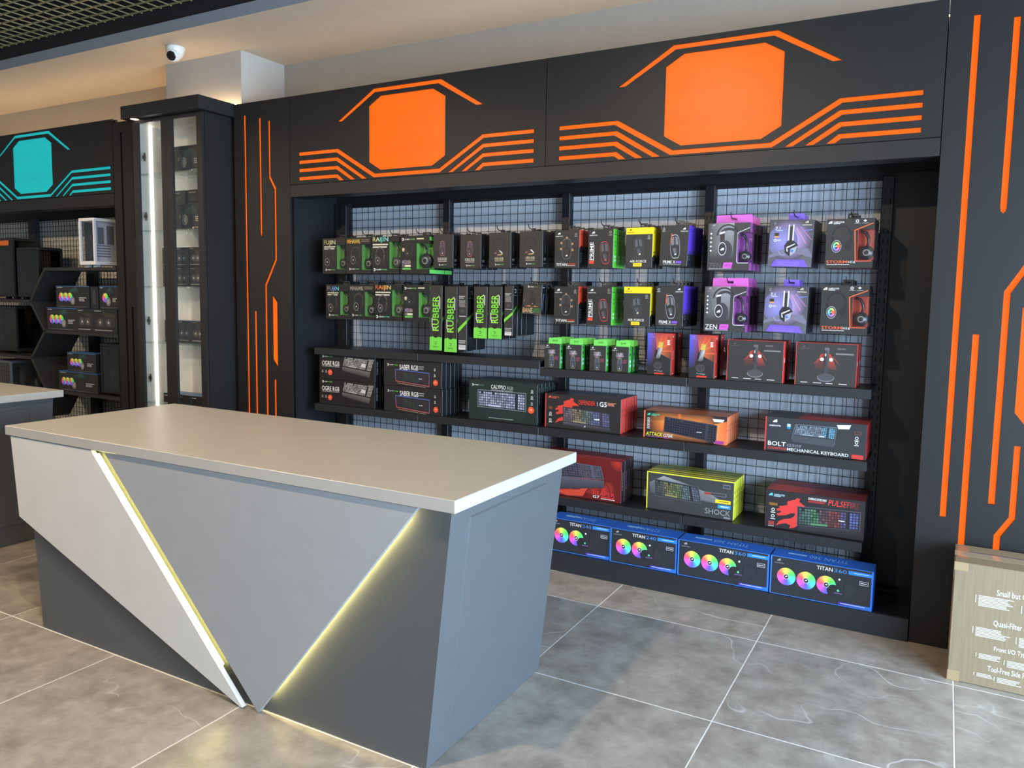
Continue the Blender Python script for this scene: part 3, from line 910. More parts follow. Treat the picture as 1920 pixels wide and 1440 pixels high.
    def snow(p):
        p.grad(0, 0, 1, 1, (66, 64, 66), (70, 66, 70), (92, 90, 94), (88, 86, 90)); p.glow(.47, .42, .105, (190, 160, 214), (70, 66, 72)); p.glow(.3, .45, .075, (140, 132, 196), (104, 98, 132), 1)
        p.poly([(.6, .18), (.63, .18), (.85, .5), (.83, .5)], (196, 130, 160)); p.poly([(.7, .16), (.73, .16), (.97, .42), (.95, .42)], (170, 110, 150)); p.poly([(.75, .22), (.97, .2), (.97, .215), (.75, .235)], (110, 120, 190))
        p.poly([(.02, .75), (.4, .6), (.9, .6), (1, .75), (1, .8), (.55, .68), (0, .82)], (112, 106, 124))
        p.poly([(.43, .1), (.46, .1), (.46, .46), (.43, .46)], (214, 208, 216)); p.poly([(.53, .1), (.56, .1), (.56, .46), (.53, .46)], (214, 208, 216)); p.rect(.46, .14, .53, .46, (44, 42, 48))
        p.poly([(.43, .44), (.57, .44), (.67, .53), (.64, .66), (.5, .78), (.38, .7), (.36, .55)], (38, 36, 42)); p.poly([(.5, .62), (.66, .55), (.62, .68), (.5, .77)], (160, 158, 164)); p.disc(.54, .66, .007, (70, 110, 230), 10)
        p.poly([(.41, .58), (.6, .5), (.6, .52), (.43, .6), (.45, .68), (.42, .67)], (226, 224, 228)); p.ring(.34, .66, .02, .022, (170, 168, 190), 180, 300, 10)
        p.text('7.1', .13, .15, .24, .22, W_, bold=.01); p.bars(.15, .225, .3, .24, 1, W_, 0); p.rect(.12, .28, .22, .34, (50, 48, 20)); p.rect(.12, .345, .22, .375, (210, 150, 60)); p.ring(.14, .44, .004, .007, W_); p.bars(.18, .42, .28, .46, 2, (200, 196, 204), .2)
        p.mark2(.84, .055, .009, (190, 176, 150)); p.rect(.74, .1, .95, .12, (180, 168, 146)); p.icon(.12, .07, .005, (140, 136, 140))
        p.poly([(.17, .845), (.83, .845), (.93, .99), (.07, .99)], (112, 84, 196)); p.text('SNOWWHITE', .22, .89, .74, .94, (140, 116, 210) if k == 0 else (122, 96, 206), bold=.01); p.bars(.24, .955, .7, .97, 1, (150, 128, 216), 0)
    sw = Prod('headset_box', .212, .235, .11, {'*': (74, 72, 74), '+x': (30, 29, 32), '+z': (40, 38, 44), '-z': (84, 66, 150)}, snow, None, tab=(.36, .74, .034, (120, 90, 196), .05))
    sw.row(-.709 if k == 0 else -.718, YF, 1.755 if k == 0 else 1.423, 2, 'headset box with violet glow and purple hang tab, %s hooks' % R_, 'dark headset box hanging behind the violet glow box, %s hooks' % R_, 'violet headset boxes, %s hooks' % R_, .118, -.02, 0.02, .002, .028)

    def storm(p):
        p.logo2(.03, .035, .37, W_, True); p.ring(.64, .055, .004, .0075, (214, 210, 206)); p.poly([(.76, .05), (.8, .025), (.84, .05), (.8, .075)], (214, 210, 206)); p.bars(.58, .095, .7, .11, 1, (170, 166, 160), 0); p.bars(.74, .095, .88, .11, 1, (170, 166, 160), 0)
        p.headset(.33, .42, .055, (30, 29, 29), (34, 33, 33), (170, 168, 172), .85, 0, lambda t: tuple(255 * c for c in colorsys.hsv_to_rgb(t, .5, .85)))
        p.disc(.27, .555, .009, (226, 100, 60), 10)
        p.text('STORM', .03, .845, .47, .91, (222, 92, 58), bold=.015); p.text('H16', .49, .855, .64, .905, W_, bold=.01); p.bars(.04, .925, .52, .95, 1, (196, 192, 186), 0)
        p.poly([(.585, .235), (.97, .09), (.97, .11), (.61, .245), (.65, .855), (.97, .855), (.97, .87), (.63, .87)], (226, 100, 62))
    st = Prod('headset_box', .216, .238, .10, {'*': (50, 48, 46), '+x': (38, 36, 36), '+z': (60, 40, 34), '-z': (120, 44, 30)}, storm, None, tab=(.4, .64, .03, (42, 40, 39), .05), window=(.66, .22, .85, (176, 60, 40), .06, (34, 33, 34)))
    st.row(-.432 if k == 0 else -.439, YF, 1.749 if k == 0 else 1.426, 2, 'dark headset box with orange-framed window, %s hooks' % R_, 'dark headset box hanging behind the orange-framed one, %s hooks' % R_, 'orange-framed headset boxes, %s hooks' % R_, .11, -.012)
    for x, z_, nm in (((-1.004, zz + hz + .0245, 'pink-tab'), (-.692, 2.008, 'violet'), (-.428, 2.003, 'orange-framed')) if k == 0 else ((-1.010, zz + hz + .0245, 'pink-tab'), (-.701, 1.676, 'violet'), (-.435, 1.680, 'orange-framed'))):
        hook(x, z_, YF - .03, 'black wire hook holding the %s headset boxes, %s row' % (nm, R_))

# ----- plain black boxes of the second bay, upper hooks


def icarus(p):
    p.mouse(.46, .42, .022, .046, 0, (58, 48, 56), (84, 72, 84), (196, 110, 104), (216, 208, 208))
    p.text('ICARUS RGB', .24, .69, .68, .77, (206, 196, 180), bold=.015); p.bars(.24, .79, .68, .835, 1, (150, 140, 128), 0); p.logo1(.28, .88, .7)


def ursa(p):
    p.ring(.45, .38, .042, .05, (32, 29, 27), -10, 190, 20, .82); p.poly([(.22, .56), (.5, .5), (.68, .58), (.55, .66), (.3, .64)], (60, 46, 44)); p.poly([(.26, .585), (.34, .56), (.34, .575), (.26, .6)], (220, 130, 110))
    p.poly([(.45, .5), (.55, .52), (.64, .6), (.6, .6)], (206, 204, 206)); p.poly([(.38, .62), (.62, .61), (.6, .635), (.4, .65)], [(170, 90, 140), (200, 190, 80), (120, 190, 120), (200, 110, 60)])
    p.text('URSA RGB', .27, .7, .66, .77, (200, 186, 150), bold=.015); p.bars(.27, .79, .66, .835, 1, (150, 138, 112), 0); p.logo1(.28, .88, .68)


dark_side = lambda p: (p.bars(.25, .74, .75, .82, 2, (120, 116, 112), .2), p.logo1(.2, .88, .8, (150, 146, 142), (120, 120, 120)), p.poly([(.35, .4), (.6, .3), (.65, .6), (.4, .62)], (44, 42, 44)))
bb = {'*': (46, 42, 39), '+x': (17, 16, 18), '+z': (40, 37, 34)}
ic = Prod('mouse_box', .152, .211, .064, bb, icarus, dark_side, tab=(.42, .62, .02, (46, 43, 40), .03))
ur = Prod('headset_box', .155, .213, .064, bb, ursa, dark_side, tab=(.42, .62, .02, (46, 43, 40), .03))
for i, (pr_, x, z, lab, beh, grp) in enumerate([
        (ic, -2.811, 1.757, 'plain black mouse box beside the wide green window boxes, upper hooks', 'plain black mouse box behind the one beside the green windows', 'plain black mouse boxes, first hook'),
        (ic, -2.606, 1.751, 'plain black mouse box next to the plain headphone boxes, upper hooks', 'plain black mouse box behind the one next to headphone boxes', 'plain black mouse boxes, second hook'),
        (ur, -2.396, 1.756, 'plain black box with faint headphone arc next to the plain mouse boxes', 'plain black headphone box behind the one next to plain mouse boxes', 'plain black headphone boxes, first hook'),
        (ur, -2.182, 1.759, 'plain black box with faint headphone arc next to the red-sided mouse boxes', 'plain black headphone box behind the one next to red-sided boxes', 'plain black headphone boxes, second hook')]):
    pr_.row(x, YF, z, 3, lab, beh, grp, .07)
    hook(x, z + .213 + .012, YF - .04, ['black wire hook above the plain mouse box beside the green windows', 'black wire hook above the plain mouse box next to the headphone boxes', 'black wire hook above the headphone box next to the plain mouse boxes', 'black wire hook above the headphone box next to the red-sided mouse boxes'][i])

# ----- long boxes with green ends


def rubber(p):
    p.text('RUBBER', .22, .16, .74, .70, [(150, 210, 60), (110, 200, 50), (150, 215, 70)], 90, 0, .03)
    for a, b in ((.22, .17), (.5, .4)): p.poly([(a, b + .1), (a + .25, b), (a + .27, b + .01), (a + .02, b + .11)], (30, 29, 28))
    p.poly([(.72, .15), (.84, .19), (.84, .36), (.77, .36), (.77, .2)], (206, 202, 194)); p.poly([(.16, .5), (.22, .5), (.22, .62), (.32, .68), (.3, .69), (.16, .63)], (206, 202, 194))
    p.poly([(0, .8), (.25, .785), (.5, .81), (.7, .79), (1, .8), (1, 1), (0, 1)], (112, 198, 66)); p.ring(.48, .885, .0055, .009, (40, 70, 26), -130, 150, 12); p.text('GAMEPOWER', .28, .935, .7, .955, (50, 90, 30), bold=.01)
    p.rect(.38, .74, .62, .8, (26, 25, 24))


def rubber_back(p):
    p.bars(.08, .15, .8, .2, 2, (170, 166, 158), .3); p.bars(.08, .21, .85, .33, 6, (130, 126, 120), .15, 3); p.rect(.3, .36, .7, .41, (70, 68, 66)); p.bars(.1, .46, .9, .48, 1, (180, 176, 168), 0)
    p.poly([(0, .66), (.95, .52), (.99, .53), (.99, .57), (0, .73)], (116, 196, 54)); p.bars(.1, .84, .9, .9, 2, (160, 156, 150), .1); p.rect(.1, .91, .88, .985, (206, 202, 196))
    for i in range(6): p.rect(.14 + i * .12, .915, .17 + i * .12, .96, (60, 58, 56))


ruS = lambda p: (p.ring(.5, .1, .008, .013, (180, 176, 170), -130, 150, 12), p.bars(.2, .18, .8, .2, 1, (110, 108, 106), 0), p.poly([(0, .5), (.9, .38), (.9, .42), (0, .56)], (70, 130, 40)), p.bars(.3, .55, .6, .85, 5, (50, 49, 50), .4))
rc = {'*': (50, 47, 44), '+x': (20, 19, 19), '-z': (100, 190, 60)}
r1 = Prod('long_box', .094, .416, .085, rc, rubber, ruS)
r2 = Prod('long_box', .066, .405, .105, {'*': (52, 49, 46), '+x': (22, 21, 22)}, rubber_back, ruS)
r3 = Prod('long_box', .096, .322, .085, rc, rubber, ruS)
r4 = Prod('long_box', .060, .305, .055, {'*': (52, 49, 46), '+x': (26, 26, 28)}, rubber_back, ruS)
r1.row(-2.863, YF, 1.231, 2, 'tall hanging box with green end next to the wide green window headset boxes', 'tall green-ended box behind the one next to the headset boxes', 'tall green-ended boxes, first hook', .1)
r1.row(-2.747, YF - .003, 1.225, 2, 'tall hanging box with green end next to the tall box showing its back', 'tall green-ended box behind the one next to the tall back-facing box', 'tall green-ended boxes, second hook', .1)
r2.row(-2.661, YF, 1.238, 2, 'tall hanging box turned to show its back with a green slash and barcode', 'tall box hanging behind the back-facing one with a barcode', 'tall back-facing boxes', .12)
r3.row(-2.529, YF, 1.321, 2, 'shorter hanging box with green end next to the tall back-facing box', 'shorter green-ended box behind the one next to the tall boxes', 'shorter green-ended boxes, first hook', .1)
r3.row(-2.424, YF, 1.322, 2, 'shorter hanging box with green end next to the short back-facing boxes', 'shorter green-ended box behind the one next to the short back-facing boxes', 'shorter green-ended boxes, second hook', .1)
r4.row(-2.329, YF, 1.343, 5, 'shorter hanging box turned to show its back with a green slash', 'shorter box hanging behind the back-facing one with a green slash', 'shorter back-facing boxes', .058)


def bane(p):
    p.logo1(.22, .05, .78, W_, (90, 130, 70)); p.grad(0, .7, 1, 1, BK, BK, (60, 56, 52), (60, 56, 52)); p.poly([(.1, .735), (.5, .69), (.9, .735), (.5, .75)], (190, 120, 70))
    p.mouse(.52, .47, .022, .048, 0, (40, 34, 32), (54, 46, 42), (70, 56, 50), (214, 110, 80)); p.text('BANE', .03, .79, .55, .95, [(206, 160, 110), (190, 176, 120)], bold=.01); p.text('GAMING', .58, .79, .95, .86, (70, 130, 64), bold=.01); p.text('MOUSE', .58, .87, .95, .945, (70, 130, 64), bold=.01)
    p.icon(.1, .53, .004, (130, 124, 110))


bn = Prod('mouse_box', .128, .178, .05, {'*': (54, 50, 46), '+x': (18, 19, 24)}, bane, lambda p: (p.rect(.2, .08, .6, .11, (150, 150, 156)), p.poly([(.3, .3), (.62, .3), (.3, .85), (.15, .85)], (74, 78, 92))), tab=(.4, .62, .02, (48, 45, 42), .025))
bn.row(-2.172, YF, 1.480, 3, 'small mouse box with gold title and orange glow, lower hooks', 'small dark mouse box hanging behind the gold-titled one', 'gold-titled mouse boxes', .062, -.02, 0, .002, .04)
for x, z, nm in ((-2.86, 1.655, 'the first tall green-ended box'), (-2.745, 1.65, 'the second tall green-ended box'), (-2.66, 1.65, 'the tall back-facing box'), (-2.53, 1.65, 'the first shorter green-ended box'), (-2.425, 1.65, 'the second shorter green-ended box'), (-2.33, 1.655, 'the shorter back-facing boxes'), (-2.165, 1.672, 'the gold-titled mouse boxes')):
    hook(x, z, YF - .03, 'black wire hook holding ' + nm)

# ----- shelf goods, small green-topped mouse boxes


def duel(p):
    p.logo2(.03, .04, .34); p.glow(.45, .36, .022, (150, 120, 130), (52, 50, 48)); p.text('DUEL', .25, .24, .72, .38, [(120, 116, 116), (200, 196, 200), (150, 140, 146)], bold=.02); p.bars(.66, .5, .92, .66, 3, (140, 60, 84), .2)
    p.mouse(.47, .7, .0165, .034, 0, (58, 58, 70), (82, 82, 96), (180, 174, 120), W_)


du = Prod('mouse_box', .101, .146, .046, {'*': (50, 48, 46), '+x': (70, 170, 62), '+z': (84, 180, 70)}, duel, lambda p: (p.bars(.2, .06, .7, .16, 2, (30, 70, 30), .1), p.disc(.45, .3, .009, (30, 60, 30), 10), p.rect(.25, .52, .7, .62, (170, 220, 190)), p.rect(.25, .68, .7, .78, (170, 220, 190))), tab=(.15, 1.0, .034, (112, 202, 88), .02))
for i, (x, y) in enumerate(((-2.013, 4.12), (-1.877, 4.125), (-1.728, 4.13), (-1.594, 4.138))):
    nm = ['by the middle upright', 'second from the middle upright', 'third from the middle upright', 'beside the microphone box'][i]
    du.row(x, y, Z1R, 4 if i < 3 else 3, 'small mouse box with green tab standing on the shelf, ' + nm, 'green-topped mouse box behind the one ' + nm, 'green-topped mouse boxes, file %s' % ('first', 'second', 'third', 'fourth')[i], .06, .02)

# microphones


def micbox(p):
    p.poly([(0, 0), (.3, 0), (.42, .45), (.2, .75), (0, .8)], [(88, 92, 210), (130, 70, 130), (90, 40, 40), (44, 40, 60), (40, 38, 60)])
    p.poly([(.3, 0), (1, 0), (1, .62), (.42, .45)], [(150, 60, 70), (190, 60, 40), (70, 46, 34), (210, 110, 60)])
    for a, b in ((.6, .02), (.8, .05), (.95, .2), (.97, .4)): p.poly([(.42, .42), (a, b), (a + .05, b + .04)], [(226, 130, 70), (206, 70, 44), (206, 70, 44)])
    p.mark2(.17, .05, .008, (110, 110, 190)); p.rect(.07, .09, .3, .105, (110, 110, 180)); p.icon(.87, .09, .006, (60, 50, 50)); p.bars(.83, .16, .94, .28, 4, (230, 226, 220), .2)
    p.poly([(.48, .2), (.66, .22), (.62, .36), (.44, .34)], [(226, 130, 60), (170, 190, 80), (180, 180, 90), (226, 150, 70)]); p.poly([(.44, .34), (.62, .36), (.54, .62), (.36, .6)], [(44, 42, 46), (196, 194, 198), (40, 40, 44), (90, 88, 92)])
    p.poly([(.37, .4), (.44, .4), (.38, .58), (.31, .56)], (26, 25, 28)); p.poly([(.5, .6), (.55, .6), (.52, .74), (.48, .74)], (30, 29, 30)); p.disc(.46, .76, .022, (84, 80, 80), 18, 1.1); p.disc(.46, .75, .02, (58, 55, 55), 18, 1.1)
    p.text('ProGage', .33, .88, .66, .925, (180, 172, 164)); p.rect(.32, .945, .72, .985, (210, 62, 50))


mb_ = Prod('microphone_box', .138, .231, .066, {'*': (44, 42, 42), '+x': (206, 56, 46), '+z': (120, 50, 46)}, micbox, lambda p: (p.bars(.3, .06, .55, .1, 2, (240, 230, 226), .2), p.text('ProGage', .35, .4, .6, .62, (240, 200, 190), 90), p.bars(.3, .95, .7, .98, 1, (240, 220, 216), 0)), cat='box')
mb_.row(-1.372, 4.150, Z1R, 2, 'blue and orange microphone box next to the small green-topped boxes', 'red-sided microphone box behind the one next to the green-topped boxes', 'upright microphone boxes, first file', .12, -.02)
mb_.row(-1.128, 4.125, Z1R, 2, 'blue and orange microphone box next to the wide microphone boxes', 'red-sided microphone box behind the one next to the wide boxes', 'upright microphone boxes, second file', .12, -.02)


def widemic(p):
    p.rect(0, 0, 1, .008, (200, 56, 46)); p.rect(0, 0, .012, 1, (206, 56, 46))
    p.poly([(.42, .26), (.5, .22), (.5, .6), (.3, .6)], [(196, 60, 44), (120, 40, 34), (70, 44, 42), (60, 50, 48)]); p.poly([(.54, .22), (.58, .26), (.7, .62), (.5, .6)], [(120, 40, 34), (196, 60, 44), (60, 50, 48), (80, 44, 42)])
    p.poly([(.42, .3), (.44, .31), (.32, .48), (.31, .47)], (150, 60, 50)); p.poly([(.62, .3), (.72, .46), (.71, .47), (.6, .31)], (140, 56, 48))
    p.rect(.475, .1, .555, .16, (96, 92, 92)); p.poly([(.475, .16), (.555, .16), (.555, .52), (.475, .52)], [(44, 42, 44), (84, 82, 84), (70, 68, 70), (30, 29, 30)]); p.rect(.487, .24, .505, .3, (190, 186, 184)); p.rect(.525, .2, .545, .5, (70, 68, 70)); p.disc(.44, .375, .009, (230, 228, 226), 10); p.disc(.59, .375, .009, (230, 228, 226), 10); p.rect(.49, .53, .54, .58, (236, 232, 228))
    p.poly([(.48, .52), (.55, .52), (.55, .68), (.59, .75), (.44, .75), (.48, .68)], (58, 55, 56)); p.disc(.515, .8, .02, (120, 116, 116), 24, 2.0); p.disc(.515, .785, .019, (70, 67, 68), 24, 1.95)
    p.mark2(.13, .1, .008, (88, 78, 74)); p.rect(.06, .135, .22, .15, (84, 74, 70)); p.bars(.68, .1, .82, .17, 1, (92, 86, 84), 0); p.rect(.66, .22, .95, .255, (120, 114, 112))
    for i in range(4): p.bars(.1 + i * .21, .92, .24 + i * .21, .95, 1, (190, 186, 182), .2, i)


wm = Prod('microphone_box', .283, .214, .06, {'*': (54, 51, 49), '+x': (206, 52, 46), '-x': (206, 52, 46), '+z': (150, 44, 42)}, widemic, lambda p: (p.rect(0, .0, .3, 1, (232, 70, 60)), p.bars(.5, .4, .7, .6, 1, (240, 220, 210), 0)))
wm.row(-.849, 4.112, Z1R, 2, 'wide dark microphone box with red edges next to the upright microphone boxes', 'wide red-edged microphone box behind the one next to the upright boxes', 'wide microphone boxes, first file', .125, -.01)
wm.row(-.508, 4.118, Z1R, 2, 'wide dark microphone box with red edges beside the end upright', 'wide red-edged microphone box behind the one beside the end upright', 'wide microphone boxes, second file', .125, -.01)

# ----- keyboards


def ogre(p):
    p.logo1(.05, .05, .24); p.text('OGRE RGB', .05, .27, .37, .45, W_, bold=.01); p.bars(.05, .47, .37, .52, 1, (150, 146, 140), 0); p.icon(.06, .67, .006, (170, 166, 160)); p.icon(.125, .67, .006, (200, 196, 190)); p.disc(.2, .72, .02, (226, 84, 56), 16); p.rect(.185, .7, .215, .72, (250, 190, 160))
    p.keyboard([(.46, .04), (.99, .12), (.93, .58), (.42, .44)], (40, 38, 38), ((150, 146, 140),), 6, 20)
    p.poly([(.42, .46), (.92, .6), (.9, .82), (.42, .62)], [(96, 94, 92), (104, 100, 98), (60, 58, 58), (58, 56, 56)]); p.poly([(.77, .28), (.84, .3), (.83, .44), (.75, .41)], (200, 196, 190)); p.rect(.88, .1, .98, .16, (120, 118, 116))


og = Prod('keyboard_box', .496, .1755, .05, {'*': (34, 32, 31), '+x': (20, 20, 21), '+z': (32, 31, 31)}, ogre, lambda p: p.text('OGRE RGB', .3, .2, .6, .7, (150, 146, 142), 90))


def saber(p):
    p.logo1(.06, .16, .25); p.text('SABER RGB', .28, .17, .6, .36, W_, bold=.01); p.bars(.61, .19, .7, .35, 2, (130, 126, 122), .1)
    q = [(.2, .36), (.79, .42), (.79, .94), (.215, .83)]
    p.poly([p.quadmap(q, a, b) for a, b in ((0, 0), (1, 0), (1, 1), (0, 1))], [(90, 110, 190), (80, 100, 180), (190, 90, 100), (200, 90, 90)])
    p.poly([p.quadmap(q, a, b) for a, b in ((.012, .05), (.988, .05), (.988, .95), (.012, .95))], (38, 37, 38))
    p.keyboard([p.quadmap(q, a, b) for a, b in ((.06, .14), (.94, .14), (.94, .86), (.06, .86))], (38, 37, 38), ((46, 42, 44), (42, 56, 48), (42, 58, 50), (44, 44, 54), (56, 44, 48)), 5, 18)
    p.poly([(.25, .88), (.73, .97), (.73, .985), (.25, .9)], [(180, 110, 90), (160, 150, 130), (160, 150, 130), (190, 110, 90)]); p.rect(.61, .66, .67, .68, W_)
    p.icon(.88, .26, .006, (190, 186, 180)); p.icon(.88, .48, .006, (190, 190, 180)); p.disc(.895, .77, .019, (226, 84, 56), 16); p.rect(.88, .75, .91, .77, (250, 190, 160))


sa = Prod('keyboard_box', .468, .172, .046, {'*': (40, 38, 37), '+x': (27, 28, 31), '+z': (44, 44, 44)}, saber, None)
og.row(-3.585, 4.122, Z2, 2, 'black keyboard box with slanted keyboard, bottom of its stack, beside the niche side wall', 'black keyboard box behind the bottom one of the stack beside the niche side wall', 'black keyboard boxes, bottom layer', .056)
og.row(-3.583, 4.122, Z2 + .177, 2, 'black keyboard box with slanted keyboard, top of its stack, beside the niche side wall', 'black keyboard box behind the top one of the stack beside the niche side wall', 'black keyboard boxes, top layer', .056)
sa.row(-3.017, 4.112, Z2, 5, 'keyboard box with rainbow-outlined keyboard, bottom of its stack', 'keyboard box standing behind the bottom rainbow-outlined one', 'rainbow-outlined keyboard boxes, bottom layer', .048)
sa.row(-3.022, 4.114, Z2 + .1735, 5, 'keyboard box with rainbow-outlined keyboard, top of its stack', 'keyboard box standing behind the top rainbow-outlined one', 'rainbow-outlined keyboard boxes, top layer', .048)


def calypso(p):
    p.logo1(.04, .09, .22, W_, (110, 140, 110)); p.text('CALYPSO', .33, .09, .545, .19, W_, bold=.01); p.text('RGB', .565, .1, .65, .19, (150, 156, 150), bold=.005); p.bars(.33, .21, .65, .24, 1, (140, 140, 136), 0)
    p.keyboard([(.14, .25), (.83, .25), (.83, .68), (.14, .66)], (34, 36, 44), ((150, 152, 170),), 6, 20, None, (120, 124, 130))
    p.poly([(.15, .72), (.82, .74), (.82, .9), (.15, .9)], (36, 44, 42)); p.bars(.3, .92, .66, .94, 1, (170, 172, 168), 0)
    p.icon(.92, .17, .007); p.icon(.92, .32, .007); p.icon(.92, .47, .006); p.disc(.91, .64, .021, (230, 88, 50), 16); p.rect(.895, .62, .925, .64, (250, 200, 160))


cl = Prod('keyboard_box', .488, .248, .045, {'*': (38, 46, 42), '+x': (22, 28, 28), '+z': (46, 54, 50)}, calypso, lambda p: (p.text('CALYPSO RGB', .35, .1, .6, .5, (110, 116, 112), 90), p.logo1(.3, .9, .7, (120, 124, 120), (90, 94, 90))))
cl.row(-2.362, 4.150, Z2, 5, 'large dark green keyboard box at the front of its file', 'large dark green keyboard box standing behind the front one', 'dark green keyboard boxes', .052)

DRAGON = [(0.656, 0.000), (0.777, 0.018), (0.737, 0.101), (1.000, 0.263), (0.717, 0.276), (0.704, 0.885), (0.615, 0.940), (0.453, 0.986), (0.494, 0.885), (0.332, 0.839), (0.150, 0.885), (0.000, 0.954), (0.109, 0.793), (0.291, 0.710), (0.453, 0.677), (0.583, 0.608), (0.636, 0.516), (0.595, 0.479), (0.453, 0.516), (0.332, 0.585), (0.211, 0.608), (0.049, 0.631), (0.016, 0.562), (0.109, 0.539), (0.170, 0.493), (0.089, 0.461), (0.028, 0.493), (0.000, 0.424), (0.130, 0.369), (0.069, 0.332), (0.271, 0.286), (0.364, 0.249), (0.352, 0.147), (0.494, 0.092), (0.615, 0.055)]


def dragon(p, u0, v0, u1, v1, col):
    p.poly([(u0 + (u1 - u0) * a, v0 + (v1 - v0) * b) for a, b in DRAGON], col)


def defender(p):
    p.rect(0, 0, .012, 1, (222, 70, 54)); dragon(p, .14, .08, .46, .90, (206, 60, 46))
    p.logo2(.04, .05, .19, (224, 92, 70), True); p.text('DEFENDER', .45, .12, .67, .25, (206, 58, 46), bold=.02); p.rect(.695, .13, .7, .25, W_); p.text('G5', .725, .12, .82, .26, W_, bold=.02); p.bars(.83, .13, .94, .23, 3, (210, 130, 110), .3)
    p.keyboard([(.24, .35), (.86, .43), (.87, .86), (.25, .8)], (52, 50, 56), ((104, 88, 92), (122, 108, 76), (92, 104, 92), (84, 92, 122), (88, 84, 116)), 6, 20)
    p.poly([(.25, .8), (.87, .87), (.87, .96), (.25, .9)], [(84, 82, 86), (70, 68, 72), (44, 42, 44), (50, 48, 50)]); p.mark2(.54, .89, .006, W_); p.rect(.66, .63, .73, .66, W_)
    p.rect(.05, .38, .1, .46, (110, 60, 40)); p.icon(.075, .58, .008); p.icon(.075, .78, .008)


red_side = lambda p: (p.rect(.86, 0, 1, 1, (120, 34, 30)), p.bars(.3, .3, .6, .6, 2, (150, 40, 36), .3))
df = Prod('keyboard_box', .484, .200, .040, {'*': (46, 42, 41), '+x': (206, 60, 50), '-x': (206, 60, 50), '+z': (56, 52, 52)}, defender, red_side)
df.row(-1.826, 4.150, Z2, 6, 'red-edged keyboard box with dragon head on the middle shelf, front of its file', 'red-edged keyboard box standing behind the dragon head one, middle shelf', 'red-edged dragon keyboard boxes', .0435, -.01)


def attack(p):
    p.glow(.5, .45, .1, (244, 150, 66), (84, 46, 36), 2.1, 32)
    for i in range(26):
        a = math.pi * (1.02 + i / 25 * .98); l = .5 + .5 * ((i * 7) % 5) / 5
        p.poly([(.45, .75), (.45 + math.cos(a - .05) * .42 * l, .75 + math.sin(a - .05) * .8 * l), (.45 + math.cos(a + .05) * .42 * l, .75 + math.sin(a + .05) * .8 * l)], [(255, 190, 90), (190, 74, 34), (190, 74, 34)]); p.n -= 1
    p.n += 1
    p.poly([(.8, .35), (1, .15), (1, 1), (.86, .98)], [(255, 170, 80), (214, 92, 46), (226, 110, 60), (240, 140, 80)]); p.poly([(.08, .4), (.28, .3), (.28, .72), (.1, .6)], [(110, 50, 34), (240, 140, 60), (226, 110, 50), (90, 44, 34)])
    p.rect(0, 0, .018, 1, (226, 110, 66)); p.logo2(.04, .08, .2, (60, 200, 160), True); p.text('ATTACK', .03, .79, .24, .93, (228, 214, 60), 0, .2, .03); p.text('G76K', .25, .81, .37, .93, W_, 0, .2, .01); p.bars(.03, .95, .32, .975, 1, (170, 90, 180), 0)
    p.keyboard([(.26, .17), (.89, .32), (.88, .94), (.25, .74)], (52, 52, 64), ((20, 20, 26),), 6, 20); p.poly([(.83, .1), (.97, .1), (.95, .2), (.85, .2)], (214, 212, 214)); p.rect(.87, .86, .97, .98, (160, 60, 140)); p.rect(.65, .62, .71, .64, W_)
    for i in range(3): p.icon(.06, .3 + i * .14, .007)


at_ = Prod('keyboard_box', .466, .152, .042, {'*': (48, 40, 38), '+x': (232, 130, 84), '-x': (226, 110, 66), '+z': (170, 96, 60)}, attack, lambda p: (p.rect(.8, 0, 1, 1, (170, 80, 50)), p.bars(.3, .3, .6, .6, 2, (200, 96, 60), .2)))
at_.row(-1.216, 4.150, Z2, 6, 'orange keyboard box with fiery burst at the front of its file', 'orange-sided keyboard box standing behind the fiery burst one', 'orange keyboard boxes', .043, -.018)


def bolt(p):
    p.rect(0, 0, .012, 1, (214, 60, 52)); p.mark2(.1, .13, .012, W_); p.text('GAMEBOOSTER', .04, .23, .16, .275, W_, bold=.02); p.rect(.225, .17, .26, .25, (190, 214, 230)); p.rect(.225, .25, .26, .31, (40, 140, 200))
    p.keyboard([(.31, .17), (.71, .17), (.70, .62), (.28, .58)], (48, 52, 58), ((116, 124, 134), (116, 124, 134), (90, 140, 160)), 6, 20, (66, 68, 72), (100, 110, 116)); p.poly([(.715, .08), (.85, .05), (.835, .17), (.73, .19)], (214, 214, 218)); p.rect(.55, .44, .6, .46, W_)
    p.text('BOLT', .035, .715, .22, .84, W_, 0, 0, .02); p.text('G505', .23, .75, .38, .83, (130, 128, 132), 0, .2, .03); p.text('GAMING', .035, .875, .22, .945, (214, 66, 60), bold=.015); p.text('MECHANICAL KEYBOARD', .235, .865, .84, .955, W_, bold=.01)
    p.rect(.87, .87, .98, .985, (206, 58, 54)); p.icon(.91, .4, .008); p.icon(.91, .53, .008); p.rect(.885, .22, .95, .3, (130, 80, 60)); p.rect(.89, .23, .945, .29, (48, 46, 48))


bo = Prod('keyboard_box', .482, .177, .0425, {'*': (52, 52, 55), '+x': (214, 60, 56), '-x': (200, 56, 50), '+z': (92, 44, 46)}, bolt, red_side, lambda p: (p.rect(0, 0, .34, 1, (56, 56, 58)), p.poly([(.3, 1), (.4, 0), (1, 0), (1, 1)], (150, 48, 48)), p.poly([(.3, 1), (.34, .6), (1, .6), (1, 1)], (176, 56, 54))))
bo.row(-.545, 4.140, Z2, 6, 'black keyboard box with red sides and wide white lettering, front of its file', 'red-sided keyboard box standing behind the one with wide white lettering', 'red-sided keyboard boxes', .044, -.012)


